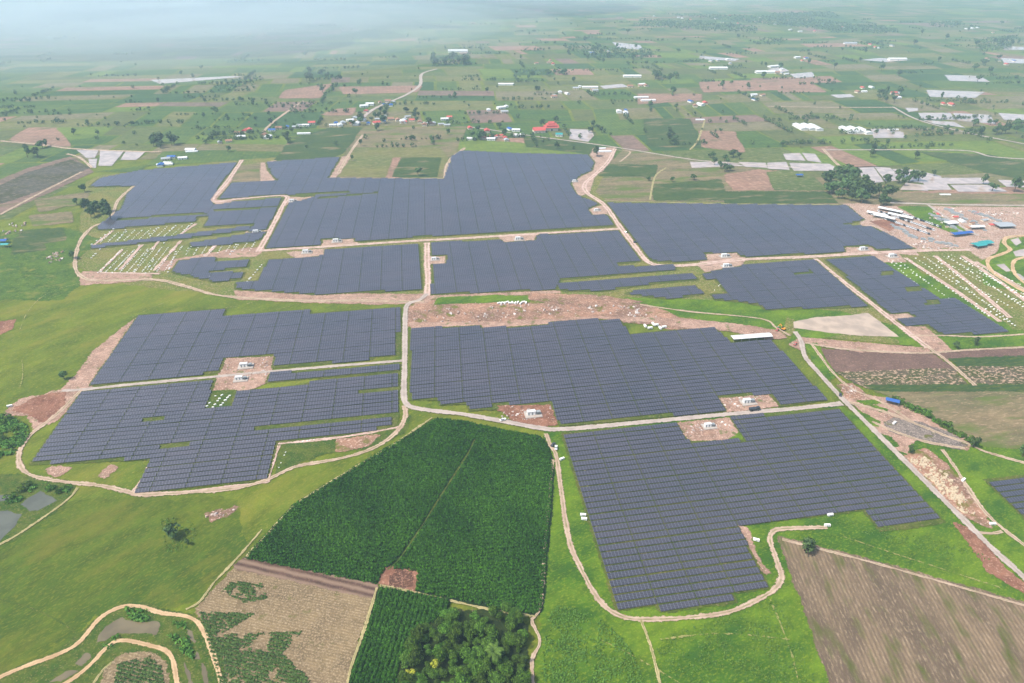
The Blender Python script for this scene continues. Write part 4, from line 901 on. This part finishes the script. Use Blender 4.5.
# site huts and roofs
def shelter(L, W, h, roof):
    o = empty('shelter', (0,0,0)); b = MB(); b.gable(-L/2,L/2,-W/2,W/2,h,h+1.3); obj('roof', b.me('roof', M[roof]), o)
    for x in (-L/2+.4, L/2-.4):
        for y in (-W/2+.4, W/2-.4): b = MB(); b.box(x-.1,x+.1,y-.1,y+.1,-.2,h); obj('post', b.me('post', M['steel']), o)
    return o
for x, y, L, W, rf, rz, l in ((891.5,404,9.5,5,'blueroof',-.5,'bright blue roofed shelter at the upper end of the long hedge'), (957,236,16,8,'blueroof',.25,'left blue roofed shelter at the camp crossing'), (966,235,14,7,'blueroof',.25,'right blue roofed shelter at the camp crossing'),
                             (978,247,15,11,'tealroof',.3,'teal roofed shelter on the left of the teal pair near the sandy pond'), (985,245,15,10,'tealroof',.3,'teal roofed shelter on the right of the teal pair near the sandy pond'), (1003,227,22,16,'greyroof',.1,'broad pale roofed store beside the dark strip in the camp'),
                             (976,229,18,7,'whiteroof',.1,'long white shelter above the blue roofs of the camp'), (950,225,16,10,'whiteroof',.3,'white shelter standing in the green strip of the camp'), (3,243,12,8,'blueroof',.1,'blue roofed shelter at the far left edge'), (6,247,9,6,'tealroof',.1,'small teal roofed shelter at the far left edge'), (799,177,10,7,'blueroof',0,'small blue roofed shelter on a bare plot behind the far panels')):
    o = shelter(L, W, 3.2, rf); p = g(x, y); o.location = (p.x, p.y, .4); o.rotation_euler.z = rz; tag(o, l, 'shelter')
def stack():
    o = empty('material_stack', (0,0,0)); b = MB(); b.box(-2.6,2.6,-1.2,1.2,.2,1.5); b.box(-2.2,1.2,-1.0,1.1,1.5,2.1); obj('wrapped_goods', b.me('wrapped_goods', M['greymetal']), o)
    b = MB(); b.box(-2.7,2.7,-1.0,-.7,-.2,.2); b.box(-2.7,2.7,.7,1.0,-.2,.2); obj('pallet', b.me('pallet', M['wood']), o); return o
cr_ = random.Random(17)
for (x0, y0), (x1, y1), n, row in (((930,214),(962,232),14,'beside the green strip of the camp'), ((946,210),(985,230),16,'along the middle lane of the camp'), ((970,212),(1000,222),10,'at the upper end of the camp'), ((925,240),(955,247),9,'below the blue roofs of the camp'), ((892,226),(915,238),8,'beside the camp car park')):
    for i in range(n):
        t = i / (n - 1); put('stack', stack, x0 + (x1 - x0) * t + cr_.uniform(-2, 2), y0 + (y1 - y0) * t + cr_.uniform(-1, 1), -.6 + cr_.uniform(-.2, .2), 'grey stack of wrapped material in the row ' + row, 'material stack', 'stacks ' + row, cr_.uniform(.7, 1.5))
# long white awning at the top edge of the middle block
o = empty('awning', g(751,339.5)); o.rotation_euler.z = math.atan2(g(771,338).y - g(732,341).y, g(771,338).x - g(732,341).x); L = (g(771,338) - g(732,341)).length
b = MB(); b.gable(-L/2, L/2, -3.6, 3.6, 3.2, 4.0); obj('roof', b.me('roof', M['whiteroof']), o)
for i in range(6):
    for y in (-3.3, 3.3): b = MB(); x = -L/2 + .4 + i * (L - .8) / 5; b.box(x-.1,x+.1,y-.1,y+.1,-.2,3.2); obj('post', b.me('post', M['steel']), o)
o.location.z = .4; tag(o, 'long low white awning along the top edge of the middle panel block', 'awning')
# inverter stations
def station():
    o = empty('inverter_station', (0,0,0)); b = MB(); b.box(-6.5,6.5,-4.5,4.5,-.3,.5); obj('concrete_pad', b.me('concrete_pad', M['concrete']), o)
    b = MB(); b.box(-4.6,1.6,-1.4,1.4,.5,3.5); bo = obj('cabin', b.me('cabin', M['white']), o)
    b = MB(); b.box(-4.8,1.8,-1.6,1.6,3.5,3.7); obj('roof', b.me('roof', M['whiteroof']), o)
    for x in (-3.4, -.6): b = MB(); b.box(x-.5,x+.5,-1.46,-1.3,.6,2.8); obj('door', b.me('door', M['greymetal']), bo)
    b = MB(); b.box(2.6,5.2,-1.3,1.3,.5,2.8); tr = obj('transformer', b.me('transformer', M['greymetal']), o)
    b = MB()
    for k_ in range(6): b.box(2.7 + k_ * .42, 2.82 + k_ * .42, -1.8, -1.3, .8, 2.5)
    obj('radiator', b.me('radiator', M['steel']), tr)
    return o
ST = [(533,415,'in the red dirt notch above the corn field junction',1.25), (709,427,'on the dirt notch cut into the top of the nearest panel block',1.0), (748,403,'on the dirt notch beside the parked dark truck',1.15), (246,367,'on the upper half of the dirt square crossed by a road',1.2), (241,380,'on the lower half of the dirt square crossed by a road',1.1),
      (293,202,'at the pink road corner inside the upper left panels',1.2), (337,242,'above the pink road at the bottom of the widest block',1.2), (307,253,'below the pink road near the left grass',1.2), (257,233,'beside the narrow strips of far left panels',1.2), (519,240,'in the notch below the pink road',1.2), (435,260,'in the notch right of the straight pink road',1.0), (597,211,'in the small notch left of the diagonal pink road',1.0), (575,182,'in the bare corner at the bend of the pink road',1.0),
      (725,257,'above the pink road at the bottom of the far right block',1.2), (727,267,'below the pink road at the top of the lower right block',1.2), (863,250,'in the grassy notch at the corner of the far right block',1.2), (892,257,'on the pad beside the camp crossing',1.2)]
for x, y, l, s in ST: put('station', station, x, y, ROW, 'white inverter cabin ' + l, 'inverter station', None, s * .78).location.z = .5
for n_, (x, y) in enumerate([q[:2] for q in ST[:5]]):
    r = random.Random(n_)
# containers and cars
def container():
    o = empty('site_container', (0,0,0)); b = MB(); b.box(-3.5,3.5,-1.3,1.3,.15,2.7); bo = obj('body', b.me('body', M['white']), o)
    b = MB(); b.box(-.5,.5,-1.37,-1.25,.2,2.2); obj('door', b.me('door', M['greymetal']), o)
    b = MB(); b.box(1.4,2.6,-1.36,-1.25,1.1,2.0); obj('window', b.me('window', M['dark']), o); return o
for i, (x, y) in enumerate(((645,327),(650,329),(656,326),(660,329),(664,328),(653,325))):
    put('container', container, x, y, random.choice((ROW, ROW + 1.57)), 'white site container in the cluster on the green notch of the middle block', 'site container', 'white containers on the green notch', .62).location.z = .45
for i in range(11):
    put('container', container, 499 + i * 2.7, 303.5 + random.uniform(-1, 1), ROW + random.uniform(-.4, 1.8), 'white site container in the line along the debris strip', 'site container', 'white containers along the debris strip', .5).location.z = .45
for x, y, l in ((562,460,'white container beside the track at the edge of the nearest block'),(583,516,'pale container on the grass at the left edge of the nearest block'),(584,520,'white box container just below its pale twin on the grass'),(827,526.5,'white cabin at the end of the curved track'),(830,516,'small white cabin on the grass under the panel edge'),(894,424,'white cabin on the grey spoil below the blue shelter'),(756,541,'white cabin on the bare strip right of the nearest block'),(963,481,'white cabin beside the timber yard track'),(992,525,'white tank cabin at the foot of the timber yard'),(10,407,'white cabin at the foot of the bare slope')) :
    put('container', container, x, y, random.uniform(-.4, .8), l, 'site container', None, .5).location.z = .45
def car(body, L=4.6, pick=False):
    o = empty('parked_car' if not pick else 'pickup_truck', (0,0,0)); b = MB(); b.box(-L/2,L/2,-.9,.9,.45,1.05); obj('body', b.me('body', M[body]), o)
    v_ = [(-L*.33,-.82,1.05),(L*.22,-.82,1.05),(L*.22,.82,1.05),(-L*.33,.82,1.05),(-L*.22,-.68,1.65),(L*.08,-.68,1.65),(L*.08,.68,1.65),(-L*.22,.68,1.65)]
    cb = mesh('cabin', v_, [(0,1,5,4),(1,2,6,5),(2,3,7,6),(3,0,4,7)], M['glass']); obj('cabin', cb, o)
    b = MB(); b.box(-L*.22,L*.08,-.69,.69,1.65,1.72); obj('roof', b.me('roof', M[body]), o)
    for x in (-L*.3, L*.3):
        for y in (-.92, .72): b = MB(); b.cyl(x, .36, y, y + .2, .36, n=10, axis='y'); obj('wheel', b.me('wheel', M['rubber']), o)
    return o
def truck():
    o = empty('truck', (0,0,0)); b = MB(); b.box(-4,1.8,-1.2,1.2,1.0,2.4); obj('cargo_bed', b.me('cargo_bed', M['carpaint']), o)
    b = MB(); b.box(2.0,4,-1.15,1.15,.7,2.9); cb = obj('cab', b.me('cab', M['carpaint']), o); b = MB(); b.box(3.96,4.04,-1,1,1.8,2.7); obj('windscreen', b.me('windscreen', M['glass']), cb)
    b = MB(); b.box(-4,4,-.5,.5,.6,1.0); obj('chassis', b.me('chassis', M['rubber']), o)
    for x in (-3, -1.9, 3):
        for y in (-1.25, .95): b = MB(); b.cyl(x, .5, y, y + .3, .5, n=10, axis='y'); obj('wheel', b.me('wheel', M['rubber']), o)
    return o
t_ = truck(); t_.location = g(754,411) + Vector((0,0,.6)); t_.rotation_euler.z = ROW; tag(t_, 'dark truck parked on the gravel road below the dirt notch of the middle block', 'truck')
for i, (x, y, k_, l) in enumerate(((553,446,'carpaint','dark car parked on the grass beside the start of the curved track'),(556,449,'whitepaint','white car parked on the grass beside the start of the curved track'),(503,421,'whitepaint','white pickup parked at the roadside below the red dirt notch'),(840,396,'carpaint','dark car on the diagonal road just above the crossing'),(635,243,'carpaint','dark car driving on the diagonal pink road'),(626,233,'carpaint','dark car farther up the diagonal pink road'),(795,345,'redroof','red car at the top of the diagonal road'),(777,331,'redroof','red car on the dirt beside the awning'))):
    o = car(k_); o.location = g(x, y) + Vector((0, 0, .65)); o.rotation_euler.z = random.uniform(.3, 1.6); tag(o, l, 'car')
cars = {c_: None for c_ in ('whitepaint', 'carpaint')}
r = random.Random(8)
for i in range(64):
    t = (i // 3 + .5) / 21.4; lane = i % 3
    x = 872 + t * 58 + lane * 7 - 2; y = 212 + t * 20 - lane * 3 + 2.4
    ck = r.choice(('whitepaint', 'whitepaint', 'carpaint'))
    if cars[ck] is None: cars[ck] = car(ck); o = cars[ck]
    else: o = copy_tree(cars[ck])
    p = g(x, y); o.location = (p.x, p.y, .45); o.rotation_euler.z = r.uniform(1.3, 1.7); o.scale = (1.2, 1.2, 1.2)
    cl = 'white' if ck == 'whitepaint' else 'dark'
    tag(o, f'{cl} car parked in the long rows of the camp car park', 'car', f'{cl} cars of the camp car park')
for x, y, L, W in ((877,216,26,7),(884,219,26,7),(890,212,30,7),(900,218,30,7)):
    o = shelter(L, W, 3, 'whiteroof'); p = g(x, y); o.location = (p.x, p.y, .4); o.rotation_euler.z = -.75; tag(o, 'white canopy over parked cars at the corner of the camp car park', 'canopy', 'white canopies of the camp car park')
def excavator():
    o = empty('excavator', (0,0,0)); b = MB(); b.box(-2,2,-1.4,-.8,-.1,.8); b.box(-2,2,.8,1.4,-.1,.8); obj('tracks', b.me('track_frame', M['rubber']), o).name = 'track_frame'
    b = MB(); b.box(-2,1.2,-1.2,1.2,.9,2.0); bo = obj('body', b.me('body', M['orange']), o); b = MB(); b.box(-.2,1.2,.1,1.2,2.0,3.1); obj('cabin', b.me('cabin', M['glass']), o)
    mb = MB(); mb.add([(1,-.25,1.6),(1,.25,1.6),(3.6,.25,4.0),(3.6,-.25,4.0),(1,-.25,2.1),(1,.25,2.1),(3.4,.25,4.5),(3.4,-.25,4.5)], [(0,1,2,3),(4,7,6,5),(0,4,5,1),(3,2,6,7),(0,3,7,4),(1,5,6,2)])
    mb.add([(3.4,-.2,4.2),(3.4,.2,4.2),(5.2,.2,1.2),(5.2,-.2,1.2),(3.8,-.2,4.4),(3.8,.2,4.4),(5.6,.2,1.3),(5.6,-.2,1.3)], [(0,1,2,3),(4,7,6,5),(0,4,5,1),(3,2,6,7),(0,3,7,4),(1,5,6,2)])
    obj('arm', mb.me('arm', M['orange']), o); b = MB(); b.box(4.6,5.9,-.6,.6,.4,1.3); obj('bucket', b.me('bucket', M['greymetal']), o); return o
o = excavator(); o.location = g(783,330) + Vector((0,0,.4)); o.rotation_euler.z = 2.2; tag(o, 'orange excavator working on the dirt at the end of the debris strip', 'excavator')

# ------------------------------------------------------------------ white mounting parts waiting on the unfinished ground
def bundle():
    o = empty('parts_bundle', (0,0,0)); b = MB(); b.box(-1.1,1.1,-.6,.6,.12,.75); b.box(-.95,.8,-.5,.45,.75,.95); obj('wrapped_parts', b.me('wrapped_parts', M['white']), o)
    b = MB()
    for y in (-.5, 0, .5): b.box(-1.15,1.15,y-.07,y+.07,-.3,.12)
    obj('pallet', b.me('pallet', M['wood']), o); return o
def dots(lines, label, group, sz=1.0):
    for (a, b, n) in lines:
        n = int(n * 1.35)
        for i in range(n):
            if random.random() < .12: continue
            t = (i + random.uniform(-.3, .3)) / max(1, n - 1)
            x = a[0] + (b[0] - a[0]) * t; y = a[1] + (b[1] - a[1]) * t
            o = put('bundle', bundle, x, y, random.uniform(0, 1.2), label, 'parts bundle', group, sz * random.uniform(.6, 1.0)); o.location.z = .3
dots([((101,272),(122,250),7),((113,273),(139,246),8),((92,258),(100,250),4),((134,272),(148,252),8),((146,273),(160,250),8),((150,250),(158,246),3),((168,273),(176,252),7),((93,244),(113,230),5),((118,241),(126,230),4),((150,234),(158,228),4),((170,231),(176,226),3),((185,230),(192,224),3),((184,256),(190,246),4),((205,255),(215,246),4),((230,255),(236,245),4),((160,240),(165,244),2),((210,277),(240,273),4),((245,285),(262,265),7)],
     'small white bundle of mounting parts on the unfinished ground below the upper left panels', 'white bundles on the left unfinished ground')
dots([((927,259),(1010,322),20),((948,257),(1030,312),20),((956,256),(1035,306),18),((965,262),(1024,298),12),((972,302),(1015,326),10),((893,262),(925,281),7),((938,262),(1000,305),14)],
     'small white bundle of mounting parts on the striped ground beside the far right panels', 'white bundles on the right striped ground')
dots([((207,407),(216,396),4),((213,408),(222,396),4),((221,406),(230,396),4)], 'white bundle of mounting parts on the grass gap in the lower left block', 'white bundles in the lower left grass gap')
dots([((279,468),(286,452),4),((303,442),(315,440),3),((660,435),(640,437),2),((715,290),(722,283),4),((752,275),(757,274),2)], 'white bundle of mounting parts beside the panel edges', 'white bundles beside the panel edges', .6)

mb = MB(); r = random.Random(12)
for a, b, n in [((98+i*7.4,273-.2*i),(122+i*6.8,250-.55*i),16) for i in range(10)] + [((100+i*8,243-.8*i),(112+i*8,232-.8*i),8) for i in range(11)] + [((186+i*8,255-.6*i),(192+i*8,246-.6*i),6) for i in range(9)] + [((880+i*9,262-.8*i),(955+i*12,330-4*i),26) for i in range(9)]:
    for i in range(n):
        t = (i + r.uniform(-.3, .3)) / n; x = a[0] + (b[0]-a[0]) * t; y = a[1] + (b[1]-a[1]) * t
        if any(inside((x, y), B[k_][0]) for k_ in ('G','G2','G3','Hs','N')) or x > 1035: continue
        p = g(x, y); w_ = r.uniform(.3, .7); mb.box(p.x-w_, p.x+w_, p.y-w_*.7, p.y+w_*.7, .05, r.uniform(.5, 1.0))
tag(obj('mounting_parts', mb.me('mounting_parts', M['white'])), 'fine rows of pale mounting parts on the unfinished striped ground', 'mounting parts', None, 'stuff')

# ------------------------------------------------------------------ rubble and timber
def chunks(name, polys, mat, n, size, label, cat, seed, flat=.6, z=.4):
    r = random.Random(seed); mb = MB(); PP = [[g(*q) for q in p] for p in polys]
    for P in PP:
        x0, x1 = min(p.x for p in P), max(p.x for p in P); y0, y1 = min(p.y for p in P), max(p.y for p in P); k_ = 0
        while k_ < n // len(PP):
            x, y = r.uniform(x0, x1), r.uniform(y0, y1)
            if not inside((x, y), P) or fr_noise((x, y), 14) < r.uniform(-.5, .2): k_ += .2; continue
            k_ += 1; a = r.uniform(0, 3.14); L = size * r.uniform(.3, 1.5); W = L * r.uniform(.3, .8); h = size * flat * r.uniform(.3, 1.0); ca_, sa_ = math.cos(a), math.sin(a)
            b = []
            for zz, s in ((z - .4, 1), (z + h, .7)):
                for u, v_ in ((-L/2,-W/2),(L/2,-W/2),(L/2,W/2),(-L/2,W/2)):
                    u *= s * r.uniform(.8, 1.2); v_ *= s * r.uniform(.8, 1.2); b.append((x + u * ca_ - v_ * sa_, y + u * sa_ + v_ * ca_, zz))
            mb.add(b, [(4,5,6,7),(0,1,5,4),(1,2,6,5),(2,3,7,6),(3,0,4,7)])
    return tag(obj(name, mb.me(name, mat)), label, cat, None, 'stuff')
chunks('rubble', [[(414,322),(414,308),(480,302),(530,305),(535,318),(480,323)], [(535,316),(540,306),(645,306),(668,314),(660,320),(600,314)]], M['rubblestone'], 200, 2.3, 'pale rubble and scrap heaped along the debris strip', 'rubble', 1, .5, .4)
chunks('rubble', [[(840,388),(852,385),(862,394),(850,398)], [(500,420),(505,406),(550,406),(553,420)], [(222,375),(228,359),(272,357),(268,378)], [(682,440),(684,426),(728,422),(735,430)], [(720,409),(720,399),(768,396),(774,404)], [(205,517),(218,513),(236,510),(225,516)]], M['rubblestone'], 420, 1.6, 'pale broken stone around the inverter stations', 'rubble', 2, .4, .4)
chunks('timber', [[(909,460),(922,456),(945,474),(962,494),(974,514),(962,514),(938,490)]], M['wood'], 330, 2.0, 'tan sawn timber and crates strewn in the yard beside the diagonal road', 'timber', 3, .6, .4)
chunks('scrap', [[(905,224),(940,238),(975,222),(1000,215),(985,210),(945,206)], [(930,240),(960,248),(940,252),(900,245)], [(975,212),(1020,212),(1010,224),(985,226)]], M['rubblestone'], 260, 2.8, 'pale scrap and stacked material scattered over the builders camp', 'scrap', 4, .5, .4)
chunks('scrap', [[(0,228),(25,218),(30,230),(5,240)], [(40,262),(60,250),(70,258),(55,265)]], M['rubblestone'], 60, 3.0, 'pale scrap on the bare plots at the far left', 'scrap', 5, .5, .4)

# ------------------------------------------------------------------ haze
mb = MB(); mb.box(-9500, 9500, -700, 13500, -1.6, 325)
hz = obj('haze', mb.me('haze', None) if False else mesh('haze', mb.v, mb.f, bpy.data.materials.new('haze_air')))
hm = hz.data.materials[0]; hm.use_nodes = True; t = hm.node_tree; t.nodes.remove(t.nodes['Principled BSDF'])
pvn = t.nodes.new('ShaderNodeVolumePrincipled'); pvn.inputs['Color'].default_value = (.58, .84, 1, 1); pvn.inputs['Density'].default_value = 1.2e-4; pvn.inputs['Anisotropy'].default_value = 0.0
t.links.new(pvn.outputs[0], t.nodes['Material Output'].inputs['Volume']); tag(hz, kind='stuff')
hm.cycles.homogeneous_volume = True if hasattr(hm.cycles, 'homogeneous_volume') else None
# low mist drifting over the plain on the far left: flat banks, denser toward their middles
bm = bmesh.new(); bmesh.ops.create_uvsphere(bm, u_segments=32, v_segments=16, radius=1.0); me0 = bpy.data.meshes.new('mist'); bm.to_mesh(me0); bm.free()
def mist(den):
    mm = bpy.data.materials.new('mist_air'); mm.use_nodes = True; t = mm.node_tree; t.nodes.remove(t.nodes['Principled BSDF'])
    pm = t.nodes.new('ShaderNodeVolumePrincipled'); pm.inputs['Color'].default_value = (.82, .95, 1, 1); pm.inputs['Density'].default_value = den
    t.links.new(pm.outputs[0], t.nodes['Material Output'].inputs['Volume']); me = me0.copy(); me.materials.append(mm); return me
mr_ = random.Random(3)
for (x, y), (rx, ry), den, rz in (((-1250, 2750), (1500, 1350), 3.2e-4, .25), ((-300, 4700), (2700, 1700), 1.0e-4, .1), ((-2500, 4000), (1700, 1700), 2.0e-4, .3)):
    me = mist(den)
    for k_ in range(5):
        q = 1 - .18 * k_; o = obj('mist', me, None, (x + mr_.uniform(-.16, .16) * rx * k_ / 3, y + mr_.uniform(-.12, .12) * ry * k_ / 3, 64), rz + mr_.uniform(-.2, .2))
        o.scale = (rx * q, ry * q, 60 * q); tag(o, kind='stuff')
